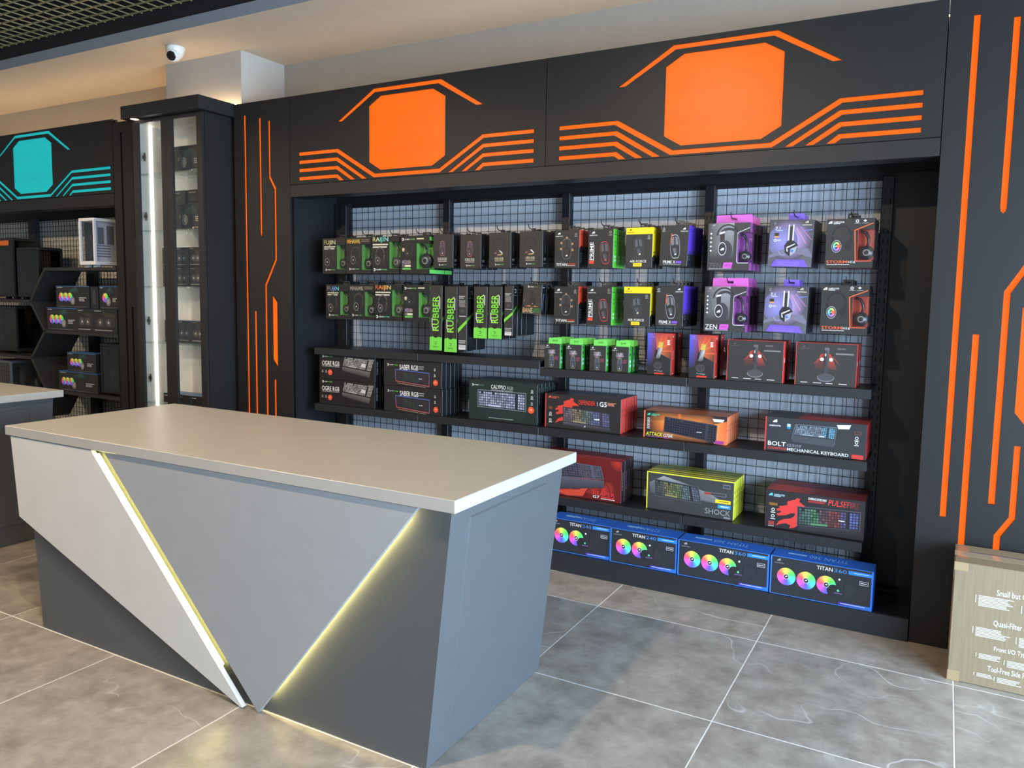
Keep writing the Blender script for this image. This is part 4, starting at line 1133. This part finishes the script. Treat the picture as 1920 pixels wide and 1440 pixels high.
def reaper(p):
    for i in range(40):
        r_ = random.Random(i); u, v = r_.random(), r_.random() * .9; s_ = .02 + r_.random() * .05
        p.glow(u, v, s_, (190, 50, 36), (104, 30, 28)) if i % 3 == 0 else None
    p.poly([(.2, .9), (.5, .8), (.62, .68), (.55, .95), (.35, .99)], (200, 70, 50))
    p.keyboard([(.2, .14), (.76, .17), (.8, .48), (.22, .56)], (84, 80, 96), ((38, 36, 44), (60, 56, 60)), 6, 18); p.poly([(.2, .56), (.8, .5), (.8, .68), (.24, .86)], [(88, 84, 94), (84, 80, 90), (60, 57, 64), (52, 50, 56)])
    p.text('REAPER', .67, .78, .93, .87, (206, 56, 56), bold=.02); p.text('G7', .67, .885, .75, .95, W_, bold=.03); p.rect(.765, .89, .92, .93, (190, 50, 48)); p.bars(.765, .94, .93, .965, 1, W_, 0)


rp = Prod('keyboard_box', .53, .243, .048, {'*': (104, 30, 28), '+x': (34, 28, 32), '+z': (150, 42, 42)}, reaper, lambda p: p.text('REAPER', .3, .25, .65, .7, (110, 100, 104), 90), lambda p: (p.rect(0, 0, 1, .3, (176, 54, 52)), p.rect(0, .5, 1, .55, (120, 34, 34))))
rp.row(-1.836, 4.155, Z3, 4, 'dark red keyboard box partly behind the big counter top, front of its file', 'dark red keyboard box standing behind the front one on the low shelf', 'dark red keyboard boxes', .05, -.01)


def shock(p):
    p.rect(0, 0, 1, .03, (222, 216, 60)); p.rect(0, 0, .014, 1, (214, 210, 56))
    p.poly([(.03, .3), (.2, .08), (.45, .2), (.75, .4), (.95, .62), (.7, .6), (.3, .5), (.05, .6)], [(96, 96, 96), (160, 160, 158), (120, 120, 120), (150, 150, 150), (110, 110, 110), (90, 90, 90), (100, 100, 100), (66, 66, 66)])
    p.keyboard([(.1, .2), (.6, .26), (.64, .66), (.11, .62)], (40, 42, 46), ((80, 80, 72), (116, 112, 66), (104, 116, 72), (92, 104, 104), (86, 92, 106)), 6, 20, None, (84, 86, 90)); p.poly([(.12, .64), (.34, .68), (.3, .86), (.17, .84)], (62, 62, 62))
    p.rect(.88, .1, .96, .2, (130, 120, 110)); p.rect(.885, .115, .955, .185, (60, 70, 90)); p.rect(.67, .34, .92, .42, (130, 126, 126)); p.rect(.675, .35, .915, .41, (60, 58, 58)); p.rect(.675, .35, .75, .41, (150, 60, 54)); p.rect(.8, .5, .97, .59, (226, 204, 40)); p.rect(.84, .535, .95, .555, (130, 110, 30)); p.rect(.83, .63, .97, .72, (46, 150, 214)); p.bars(.86, .66, .95, .7, 1, W_, 0)
    p.text('SHOCK', .69, .76, .97, .9, (150, 150, 150)); p.rect(.9, .925, .97, .97, (130, 130, 130))


sh_ = Prod('keyboard_box', .488, .212, .042, {'*': (62, 62, 62), '+x': (222, 218, 58), '-x': (214, 210, 56), '+z': (120, 118, 50)}, shock, lambda p: (p.rect(.84, 0, 1, 1, (120, 118, 34)), p.bars(.3, .25, .6, .7, 3, (140, 136, 44), .3)), lambda p: p.rect(0, 0, 1, .35, (226, 222, 70)))
sh_.row(-1.176, 4.150, Z3, 5, 'yellow-edged grey keyboard box at the front of its file', 'yellow-edged keyboard box standing behind the grey front one', 'yellow-edged keyboard boxes', .0475, -.02)


def pulse(p):
    dragon(p, .12, .14, .43, .97, (214, 58, 52)); p.logo2(.03, .08, .2, (90, 200, 214), True, (190, 226, 232)); p.text('GAMING KEYBOARD', .44, .08, .625, .14, W_, 0, .15, .03); p.rect(.44, .15, .61, .21, (150, 44, 44)); p.text('PULSEFIRE', .64, .07, .95, .22, [(226, 66, 56), (206, 56, 50), (84, 40, 40)], 0, .2, .02)
    p.keyboard([(.34, .36), (.955, .3), (.955, .75), (.345, .84)], (30, 28, 32), ((70, 96, 84), (72, 110, 80), (96, 70, 70), (116, 54, 56), (84, 76, 112), (84, 90, 140)), 6, 20, None, (86, 84, 92)); p.poly([(.345, .85), (.955, .76), (.955, .86), (.35, .96)], (44, 43, 46)); p.rect(.75, .56, .81, .58, W_)
    p.rect(.04, .34, .13, .41, (130, 90, 40)); p.icon(.085, .52, .009); p.icon(.085, .69, .009); p.rect(.04, .83, .1, .93, (150, 60, 54)); p.bars(.04, .95, .1, .97, 1, W_, 0)


pu = Prod('keyboard_box', .476, .200, .0425, {'*': (44, 40, 42), '+x': (36, 34, 36), '+z': (128, 42, 44)}, pulse, None, lambda p: (p.poly([(0, 0), (.5, 0), (.3, 1), (.1, 1)], (168, 62, 60)), p.poly([(.55, 0), (1, 0), (1, 1), (.45, 1)], (110, 36, 40))))
pu.row(-.529, 4.140, Z3, 6, 'keyboard box with dragon head and red top on the low shelf, front of its file', 'red-topped keyboard box standing behind the dragon head one, low shelf', 'red-topped keyboard boxes', .044, -.01)


# ----- liquid cooler boxes on the plinth
def cooler(n, num):
    def fn(p):
        W = p.w
        p.rect(0, 0, 1, .012, (60, 130, 226)); p.rect(0, .985, 1, 1, (60, 130, 226)); p.rect(0, 0, .006 / W * 1, 1, (60, 130, 226)); p.rect(1 - .008 / W, 0, 1, 1, (52, 120, 220))
        p.mark2(.04 / W, .1, .01, (150, 150, 154)); p.rect(.018 / W, .16, .066 / W, .18, (110, 112, 116))
        p.text('TITAN', 1 - .255 / W, .07, 1 - .182 / W, .165, W_, bold=.015); p.text(num, 1 - .175 / W, .07, 1 - .118 / W, .165, (66, 134, 206)); p.rect(1 - .11 / W, .065, 1, .16, (50, 130, 220)); p.bars(1 - .085 / W, .1, 1 - .02 / W, .125, 1, (200, 224, 244), 0)
        p.rect(.04 / W, .3, (.06 + n * .095) / W, .76, (44, 45, 50))
        for i in range(n): p.fan((.078 + i * .094) / W, .5 + .012 * i, .0445, i == n - 1)
        cx = (.078 + (n - 1) * .094 + .055) / W
        p.disc(cx, .62, .006, (90, 200, 160), 10); p.rect(cx - .018 / W, .68, cx + .02 / W, .7, (120, 100, 150)); p.disc((.078 + n * .094 - .035) / W, .33, .005, (236, 236, 240), 10)
        p.poly([(cx + .03 / W, .4), (cx + .09 / W, .45), (cx + .06 / W, .75), (cx + .02 / W, .8)], (46, 47, 52)); p.rect(1 - .06 / W, .28, 1 - .02 / W, .38, (200, 200, 204)); p.rect(1 - .058 / W, .29, 1 - .022 / W, .37, (40, 40, 44)); p.rect(1 - .055 / W, .32, 1 - .026 / W, .34, (206, 204, 206))
        p.poly([(1 - .15 / W, .895), (1, .895), (1, .975), (1 - .15 / W, .975)], [(70, 50, 150), (40, 120, 220), (40, 120, 220), (70, 50, 150)]); p.bars(1 - .14 / W, .92, 1 - .03 / W, .945, 1, (210, 210, 236), 0)
    return fn


def cooler_top(num):
    def fn(p):
        W = p.w
        p.text('TITAN ' + num, 1 - .30 / W, .28, 1 - .12 / W, .62, (120, 170, 226), 180); p.rect(.07 / W, .35, .16 / W, .5, (130, 176, 226))
    return fn


cc = {'*': (46, 47, 52), '+z': (42, 96, 190), '+x': (38, 92, 190), '-x': (38, 92, 190)}
c24 = Prod('cooler_box', .383, .194, .135, cc, cooler(2, '240'), None, cooler_top('240'))
c36 = Prod('cooler_box', .474, .195, .135, cc, cooler(3, '360'), None, cooler_top('360'))
c24.place(-1.766, 4.020, Z0, 'blue-edged box with two rainbow fans, partly behind the big counter', 'cooler boxes on the plinth')
c24.place(-1.381, 4.012, Z0, 'blue-edged box with two rainbow fans, next to a three-fan box', 'cooler boxes on the plinth')
c36.place(-.945, 4.004, Z0, 'blue-edged box with three rainbow fans, next to a two-fan box', 'cooler boxes on the plinth', -.006)
c36.place(-.464, 3.998, Z0, 'blue-edged box with three rainbow fans, at the plinth end beside the wide striped panel', 'cooler boxes on the plinth', -.008)

# ------------------------------------------------------------------ glass cabinet
r = empty('glass_cabinet', (-4.925, 3.76, 0)); tag(r, 'tall black display cabinet with glass doors and white lit interior', 'cabinet')
cx0, cx1, cyb = -.375, .375, .30
INW = mat((214, 210, 200), 0.5)
MB().box(cx0, cx0 + .018, .022, cyb, .002, 2.82).build('side_panel', [BOARD], r)
MB().box(cx1 - .018, cx1, .022, cyb, .002, 2.82).build('side_panel', [BOARD], r)
MB().box(cx0 + .018, cx0 + .022, .03, cyb - .012, .1, 2.80).build('inner_lining', INW, r)
MB().box(cx1 - .022, cx1 - .018, .03, cyb - .012, .1, 2.80).build('inner_lining', INW, r)
MB().box(cx0 + .018, cx1 - .018, cyb - .012, cyb, .1, 2.80).build('back_panel', INW, r)
MB().box(cx0 + .018, cx1 - .018, .03, cyb - .012, 2.80, 2.82).build('top_panel', INW, r)
MB().box(cx0 + .018, cx1 - .018, .022, cyb - .012, .002, .1).build('base_panel', BOARD, r)
MB().box(-.415, .415, -.06, .30, 2.822, 2.912).build('cornice', BOARD2, r)
MB().lathe((-.32, -.015, 2.8205), (0, 0, -1), [(.0, 0), (.022, .0), (.03, -.001), (.03, -.004)], 16).build('downlight', emit('downlight_lens', (255, 236, 200), 3.0), r)
led = MB().box(cx0 + .022, cx0 + .03, .128, .142, .3, 2.797).build('led_strip', LEDW, r)
for k in range(2):
    xa, xb = ((-.372, -.001), (.001, .372))[k]
    d = holed_board('door', [(xa, .004), (xb, .004), (xb, 2.818), (xa, 2.818)], [[(xa + .058, .08), (xb - .055, .08), (xb - .055, 2.795), (xa + .058, 2.795)]], 0.0, .02, BOARD2, r)
    MB().box(xa + .05, xb - .047, .009, .013, .075, 2.80).build('pane', glass('cabinet_glass'), d)
    if k == 0:
        for hz in (2.56, 2.13, 1.36, .93):
            MB().box(xa + .066, xa + .098, .03, .036, hz - .012, hz + .012).box(xa + .076, xa + .086, .03, .04, hz - .03, hz + .03).build('hinge', mat((120, 118, 112), 0.3, 0.8), r)
SHZ = (2.438, 2.028, 1.616, 1.200, .745)
for z in SHZ:
    sg = MB().box(cx0 + .024, cx1 - .024, .035, cyb - .014, z - .008, z).build('glass_shelf', glass('shelf_glass', (.86, .93, .9)), r)


def small_cooler(p):
    W = p.w
    p.rect(0, 0, 1, .02, (60, 120, 190)); p.bars(.04, .06, .2, .1, 1, (190, 190, 190), 0)
    p.poly([(.3, .25), (.6, .05), (.75, .3), (.5, .3)], [(38, 40, 42), (50, 84, 80), (38, 40, 42), (40, 60, 58)])
    n = 3 if W > .3 else 1
    r_ = p.h * .2
    for i in range(n): p.fan((.04 + r_ + i * r_ * 1.6) / W, .5, r_, False, False)
    c = (.04 + r_ + (n - .35) * r_ * 1.6) / W
    p.disc(c, .66, r_ * .9, (150, 146, 140), 18, .85); p.disc(c, .66, r_ * .7, (70, 68, 68), 18, .85); p.disc(c, .66, r_ * .58, (160, 156, 150), 18, .85)
    p.bars(.7, .5, .93, .7, 3, (170, 168, 164), .4); p.bars(.06, .92, .9, .95, 1, (110, 110, 110), .1)


def gpu_front(p):
    p.bars(.06, .06, .35, .1, 1, (180, 178, 172), 0); p.rect(.1, .35, .9, .75, (52, 50, 50)); p.disc(.3, .55, p.h * .16, (84, 82, 80), 14); p.disc(.3, .55, p.h * .05, (200, 196, 190), 10); p.disc(.65, .55, p.h * .16, (84, 82, 80), 14); p.disc(.65, .55, p.h * .05, (200, 196, 190), 10); p.bars(.06, .86, .8, .92, 1, (160, 158, 150), .1)
    p.poly([(.4, .1), (.9, .2), (.95, .35), (.5, .3)], (58, 54, 44))


dk = {'*': (38, 37, 36), '+z': (60, 110, 170), '+x': (30, 30, 30)}
def dim_cooler(p):
    p.poly([(.35, .3), (.6, .08), (.8, .35), (.55, .4)], [(38, 40, 40), (60, 84, 78), (38, 40, 40), (44, 62, 58)])
    p.disc(.4, .62, p.h * .2, (150, 146, 138), 20, .8); p.disc(.4, .62, p.h * .16, (84, 82, 80), 20, .8); p.disc(.4, .62, p.h * .12, (140, 136, 130), 20, .8); p.disc(.33, .42, p.h * .12, (70, 96, 74), 12, .6); p.disc(.27, .5, p.h * .1, (120, 100, 60), 12, .6)
    p.bars(.68, .5, .95, .72, 3, (170, 168, 160), .4); p.rect(.6, .9, .64, .96, (226, 222, 214)); p.bars(.66, .9, .95, .95, 1, (160, 158, 150), .1)


cA = Prod('cooler_box', .40, .188, .12, {'*': (42, 43, 42), '+z': (60, 90, 120), '+x': (30, 30, 30)}, dim_cooler)
cB = Prod('component_box', .140, .142, .10, {'*': (40, 39, 37), '+x': (36, 40, 46)}, gpu_front)
cD = Prod('component_box', .150, .165, .12, {'*': (42, 41, 40), '+x': (48, 90, 140), '-x': (48, 90, 140), '+z': (66, 120, 176)}, gpu_front)
cS = Prod('small_box', .15, .10, .07, {'*': (40, 38, 36), '+z': (60, 110, 150)}, lambda p: (p.bars(.1, .15, .6, .3, 1, (150, 140, 120), 0), p.rect(.2, .45, .7, .8, (70, 66, 60))))
Gc = 'boxes inside the glass cabinet'
cA.place(-4.845, 3.87, SHZ[0] + .001, 'long black cooler box on the top shelf of the glass cabinet', Gc)
cA.place(-4.845, 3.87, SHZ[1] + .001, 'long black cooler box on the second shelf of the glass cabinet', Gc)
cS.place(-4.815, 3.90, SHZ[1] + .190, 'small dark box lying on the cooler box, second shelf of the glass cabinet', Gc)
cS.place(-4.985, 3.90, SHZ[1] + .190, 'small dark box beside another on the cooler box, second cabinet shelf', Gc)
for i, x in enumerate((-5.075, -4.928, -4.777)):
    w_ = ['by the led strip', 'in the middle', 'by the cabinet side'][i]
    cB.place(x, 3.87, SHZ[2] + .001, 'black component box in the lower layer on the third cabinet shelf, ' + w_, Gc)
    cB.place(x, 3.87, SHZ[2] + .1445, 'black component box in the upper layer on the third cabinet shelf, ' + w_, Gc)
    cD.place(x + .01, 3.87, SHZ[3] + .001, 'blue-topped component box on the fourth cabinet shelf, ' + w_, Gc)
    cD.place(x + .01, 3.85, SHZ[4] + .001 - .09, 'blue-topped component box low in the glass cabinet, ' + w_, Gc) if False else None
cE = Prod('component_box', .150, .07, .14, {'*': (42, 41, 40), '+x': (60, 130, 170), '-x': (60, 130, 170), '+z': (66, 120, 176)}, lambda p: p.bars(.06, .2, .35, .35, 1, (180, 178, 172), 0))
for i, x in enumerate((-5.07, -4.915, -4.76)):
    cE.place(x, 3.85, SHZ[4] + .001, 'flat blue-topped box on the lowest cabinet shelf, ' + ['by the led strip', 'in the middle', 'by the cabinet side'][i], Gc)

# ------------------------------------------------------------------ honeycomb bay under the teal sign
struct(MB().box(-8.9, -5.888, 4.484, 4.498, 0, 2.3).build('trim_4', mat((206, 201, 188), 0.6)))
r = empty('wire_panel', (-7.3, 4.46, .06)); tag(r, 'fine wire grid panel behind the honeycomb shelf under the teal sign', 'wire panel')
b = MB()
for k in range(64): b.box(-1.42 + k * .045 - .0018, -1.42 + k * .045 + .0018, -.0015, .0015, 0, 2.2)
tag(b.build('upright_wires', RACK, r), kind='stuff')
b = MB()
for k in range(50): b.box(-1.42, 1.41, -.0045, -.0015, k * .045 - .0018, k * .045 + .0018)
tag(b.build('cross_wires', RACK, r), kind='stuff')
for x, lb in ((-7.76, 'black slotted upright behind the black computer cases under the teal sign'), (-6.87, 'black slotted upright behind the white computer case')):
    MBx = MB().box(-.055, .055, 0, .045, 0, 2.25).build('rack_upright', DARKIN, None, (x, 4.405, 0)); tag(MBx, lb, 'upright')
hx = empty('honeycomb_shelf', (-6.9, 4.0, 0)); tag(hx, 'black honeycomb display shelf under the teal sign', 'shelf')


def hboard(xa, za, xb, zb, t=.026, dep=.33):
    a, c = Vector((xa + 6.9, za)), Vector((xb + 6.9, zb)); dvec = (c - a).normalized(); nrm = Vector((-dvec.y, dvec.x)) * t / 2
    MB().prism([tuple(a + nrm), tuple(a - nrm), tuple(c - nrm), tuple(c + nrm)], 0, dep).build('board', mat((44, 42, 41), 0.5), hx)


A_, B_, C_, D_, E_, F_ = (-6.885, 1.755), (-7.12, 1.472), (-6.915, 1.212), (-7.135, .967), (-6.93, .69), (-7.14, .43)
XR, XL = -5.895, -8.85
for p, q in ((A_, B_), (B_, C_), (C_, D_), (D_, E_), (E_, F_)): hboard(*p, *q)
for p in (A_, C_, E_): hboard(*p, XR, p[1])
for p in (B_, D_, F_): hboard(*p, XL, p[1])
hboard(XR - .01, .30, -7.0, .30)

hc = Prod('cooler_box', .44, .196, .12, dk, small_cooler)
hn = Prod('cooler_box', .225, .196, .12, dk, gpu_front)
Gh = 'cooler boxes in the honeycomb shelf'
hc.place(-6.672, 4.012, 1.226, 'cooler box with rainbow fans, lower layer, next to the slanted honeycomb board', Gh)
hn.place(-6.3385, 4.010, 1.226, 'narrow dark box, lower layer of the upper honeycomb cell', Gh)
Prod('cooler_box', .315, .196, .12, dk, gpu_front).place(-6.066, 4.006, 1.226, 'dark two-fan box in the upper honeycomb cell beside the unlit panel', Gh)
Prod('cooler_box', .468, .188, .12, dk, small_cooler).place(-6.523, 4.02, 1.4235, 'cooler box with green glow, upper layer in the upper honeycomb cell', Gh)
Prod('small_box', .10, .186, .12, {'*': (36, 35, 35)}, lambda p: p.rect(.3, .15, .7, .8, (60, 60, 62))).place(-6.222, 4.02, 1.4235, 'narrow black box standing between two cooler boxes', Gh)
Prod('cooler_box', .25, .190, .12, dk, small_cooler).place(-6.026, 4.02, 1.4235, 'cooler box with rainbow fans, upper layer beside the unlit panel', Gh)
Prod('cooler_box', .40, .165, .12, dk, small_cooler).place(-6.43, 4.02, .878, 'cooler box lying on the bottom box of the lower honeycomb cell', Gh)
Prod('cooler_box', .55, .172, .12, dk, small_cooler).place(-6.475, 4.012, .7045, 'wide cooler box at the bottom of the lower honeycomb cell', Gh)


def pc_case(name, x, y, z, w, h, d, body, glasstint, label, inner, accent=None, rz=0, side=False):
    """glass-fronted tower: frame posts, panes, inner plate with drive slots, feet"""
    r = empty(name, (x, y, z), (0, 0, rz)); tag(r, label, 'computer case')
    B = mat(body, 0.4); t = .018
    MB().box(-w / 2, w / 2, 0, d, h - .025, h).build('top', B, r, bevel=.003)
    MB().box(-w / 2, w / 2, 0, d, .02, .05).build('base', B, r, bevel=.003)
    for px, py in ((-w / 2, 0), (-w / 2, d - t), (w / 2 - t, d - t), (w / 2 - t, 0)):
        MB().box(px, px + t, py, py + t, .05, h - .025).build('post', B, r)
    MB().box(-w / 2 + t, w / 2 - t, d - .012, d - .006, .05, h - .025).build('back_plate', B, r)
    b = MB()
    if side:
        xp = w / 2 - .03
        pl = MB().box(xp - .004, xp, .02, d - .02, .05, h - .03).build('inner_plate', mat(inner, 0.5), r)
        for k in range(5): b.box(xp, xp + .004, .04, .16, .09 + k * .022, .097 + k * .022)
        b.box(xp, xp + .004, .05, .10, h * .48, h * .82); b.box(xp, xp + .004, .13, .19, h * .48, h * .86); b.box(xp, xp + .004, .24, .30, h * .2, h * .86)
    else:
        pl = MB().box(-w / 2 + .03, w / 2 - .02, d * .55, d * .55 + .006, .05, h - .03).build('inner_plate', mat(inner, 0.5), r)
    for k in range(0 if side else 5): b.box(-w * .33, w * .05, d * .55 - .004, d * .55, .08 + k * .028, .088 + k * .028)
    if not side: b.box(-w * .3, -w * .12, d * .55 - .004, d * .55, h * .52, h * .82); b.box(-w * .02, w * .14, d * .55 - .004, d * .55, h * .48, h * .85)
    b.build('vents', mat(tuple(v * .6 for v in inner), 0.5), pl)
    MB().box(-w / 2 + .004, w / 2 - .004, .004, .007, .05, h - .026).build('front_pane', glass(name + '_glass', glasstint), r)
    MB().box(w / 2 - .007, w / 2 - .004, t, d - t, .05, h - .026).build('side_pane', glass(name + '_glass', glasstint), r)
    for px in (-w / 2 + .03, w / 2 - .07):
        for py in (.03, d - .07): MB().box(px, px + .04, py, py + .04, 0, .02).build('foot', mat(tuple(v * .9 for v in body), 0.5), r)
    if accent:
        MB().box(-w * .02, w * .35, .001, .0035, h * .88, h * .96).build('accent', mat(accent, 0.4), r)
    return r


pc_case('white_computer_case', -6.275, 4.005, 1.769, .21, .405, .36, (226, 224, 224), (.97, .97, .98), 'white glass-sided computer case on top of the honeycomb shelf', (206, 206, 210), None, 0, True)
pc_case('black_computer_case', -7.31, 4.10, 1.486, .34, .47, .22, (26, 25, 25), (.25, .25, .26), 'black glass-fronted computer case on the honeycomb ledge next to the slanted board', (30, 29, 29))
pc_case('black_computer_case', -7.77, 4.10, 1.486, .46, .56, .22, (30, 28, 27), (.3, .3, .3), 'black computer case with orange corner on the honeycomb ledge', (34, 30, 28), (226, 110, 40))
pc_case('black_computer_case', -7.75, 4.08, .981, .50, .44, .24, (24, 24, 24), (.22, .22, .23), 'black computer case inside the left honeycomb cell', (30, 29, 29))
pc_case('black_computer_case', -6.04, 4.02, .7045, .25, .435, .28, (22, 22, 23), (.2, .2, .21), 'black computer case in the lower honeycomb cell beside the unlit panel', (26, 26, 27))
pc_case('grey_computer_case', -7.70, 4.05, .444, .26, .47, .24, (92, 94, 100), (.7, .72, .75), 'grey computer case in the lowest honeycomb cell behind the far counter', (104, 106, 112))

# ------------------------------------------------------------------ counters


def counter(dx, label, right):
    r = empty('sales_counter', (-2.545 + dx, 2.45, 0)); tag(r, label, 'counter', 'sales counters')
    o = 2.545
    X = lambda v: v + o
    Yc = -2.45
    MB().prism([(X(-3.625), .002), (X(-1.432), .002), (X(-1.338), .906), (X(-3.712), .906)], 2.036 + Yc, 2.86 + Yc).build('body', COUNTER, r)
    MB().box(X(-3.792), X(-1.298), 1.992 + Yc, 2.905 + Yc, .907, .95).build('top', SLAB, r, bevel=.0018)
    MB().prism([(X(-3.755), .903), (X(-3.150), .903), (X(-2.258), .006), (X(-2.268), .004), (X(-3.712), .530)], 1.996 + Yc, 2.016 + Yc).build('front_panel', OFFWHITE, r)
    MB().prism([(X(-3.071), .903), (X(-1.448), .903), (X(-2.182), .004)], 2.003 + Yc, 2.022 + Yc).build('front_panel', LIGHTGREY, r)
    # led strips tucked behind the panel edges
    p0, p1 = Vector((X(-3.130), .884)), Vector((X(-2.385), .135)); dv = (p1 - p0).normalized(); nv = Vector((dv.y, -dv.x)) * -1
    nv = Vector((-dv.y, dv.x)) if (-dv.y) > 0 else Vector((dv.y, -dv.x))
    MB().prism([tuple(p0), tuple(p1), tuple(p1 + nv * .007), tuple(p0 + nv * .007)], 2.010 + Yc, 2.0185 + Yc).build('led_strip', LEDY, r)
    q0, q1 = Vector((X(-1.50), .88)), Vector((X(-2.15), .085)); dv = (q1 - q0).normalized(); nv = Vector((-dv.y, dv.x))
    if nv.x > 0: nv = -nv
    MB().prism([tuple(q0 + nv * .002), tuple(q1 + nv * .002), tuple(q1 + nv * .010), tuple(q0 + nv * .010)], 2.0235 + Yc, 2.0265 + Yc).build('led_strip', emit('warm_led_back', (255, 236, 150), 240.0), r)
    xs = lambda z: X(-1.432 + (.094 / .904) * z)
    z0, z1, y0, y1, e = .125, .855, 2.15 + Yc, 2.718 + Yc, .005
    MB().add([(xs(z0), y0, z0), (xs(z0), y1, z0), (xs(z1), y1, z1), (xs(z1), y0, z1), (xs(z0) + e, y0 + e, z0 + e), (xs(z0) + e, y1 - e, z0 + e), (xs(z1) + e, y1 - e, z1 - e), (xs(z1) + e, y0 + e, z1 - e)],
             [(4, 5, 6, 7), (0, 1, 5, 4), (1, 2, 6, 5), (2, 3, 7, 6), (3, 0, 4, 7)]).build('side_panel', COUNTER, r)
    return r


counter(0, 'large grey sales counter with white and grey slanted front panels near the product rack', True)
counter(-3.545, 'grey sales counter with light top in front of the honeycomb shelf', False)

# ------------------------------------------------------------------ cardboard box on the floor
cw, ch, cd = .50, .512, .28
CB = cardboard_mat()
cb = MB().box(-cw / 2, cw / 2, 0, cd, 0, ch).build('cardboard_box', CB, None, (.344, 3.672, 0.001), (0, 0, -.012), .003)
tag(cb, 'brown cardboard shipping box with white print standing on the floor', 'box')
p = Print(cw, ch)
WP = (232, 228, 220)
for t, u0, u1, v0, v1 in (('Small but Co', .311, .541, .178, .226), ('Quasi-Filter D', .304, .541, .43, .485), ('Front I/O Typ', .321, .541, .645, .693), ('Tool-Free Side P', .286, .546, .815, .86)):
    p.text(t, u0, v0, u1, v1, WP, bold=.004)
for u, v, w_, n in ((.15, .245, .26, 8), (.47, .275, .26, 8), (.145, .51, .25, 7), (.45, .535, .28, 7), (.18, .725, .16, 4), (.38, .74, .26, 5), (.175, .89, .12, 3), (.32, .895, .18, 4)):
    u += .036; p.bars(u, v, u + w_, v + n * .0115, n, (206, 198, 182), .3, int(u * 100 + v * 10)); p.rect(u - .022, v, u - .016, v + n * .008, (206, 198, 182))
tag(link('front_print', p.mesh('front_print', 'front', cw, ch, cd), cb), kind='stuff')
MB().box(-cw / 2 - .001, cw / 2 + .001, .10, .17, ch + .0005, ch + .0012).build('tape', mat((170, 150, 122), 0.12), cb)
for bx_ in ((-cw / 2 - .0012, -cw / 2 - .0004, -.001, .05, ch - .07, ch + .0012), (-cw / 2, -cw / 2 + .05, -.0012, -.0004, ch - .035, ch + .001), (-cw / 2, -cw / 2 + .045, -.0012, -.0004, 0, .045)):
    MB().box(*bx_).build('corner_tape', mat((160, 138, 104), 0.15), cb)
p = Print(cw, cd)
p.bars(.12, .35, .9, .5, 2, (84, 70, 92), .2, 4); p.rect(.02, .1, .1, .75, (180, 120, 90)); p.text('SIS', .5, .55, .85, .85, (226, 222, 218), 180); p.bars(.5, .88, .85, .92, 1, (210, 206, 200), 0)  # lettering and bars; the orange strip is a painted reflection of a light stripe
tag(link('top_print', p.mesh('top_print', 'top', cw, ch, cd), cb), kind='stuff')

# ------------------------------------------------------------------ dome camera under the soffit
r = empty('security_camera', (-4.885, 3.825, 3.304)); tag(r, 'white turret security camera under the soffit beside the column', 'camera')
WH = mat((226, 222, 216), 0.35)
MB().lathe((0, 0, 0), (0, 0, -1), [(0, 0), (.062, 0), (.064, .008), (.06, .03), (.052, .055), (.036, .075), (0, .085)], 28).build('housing', WH, r)
ax = Vector((.35, -.85, -.42)).normalized()
MB().lathe(tuple(ax * .012 + Vector((0, 0, -.05))), tuple(ax), [(.045, 0), (.046, .02), (.042, .045), (.036, .052), (.0, .052)], 24).build('eyeball', WH, r)
MB().lathe(tuple(ax * .012 + Vector((0, 0, -.05))), tuple(ax), [(.033, .0525), (.032, .055), (.014, .056), (0, .054)], 24).build('lens', mat((26, 22, 24), 0.15), r)
MB().box(-.075, -.045, -.018, .012, -.022, 0).build('cable_cap', WH, r, bevel=.004)
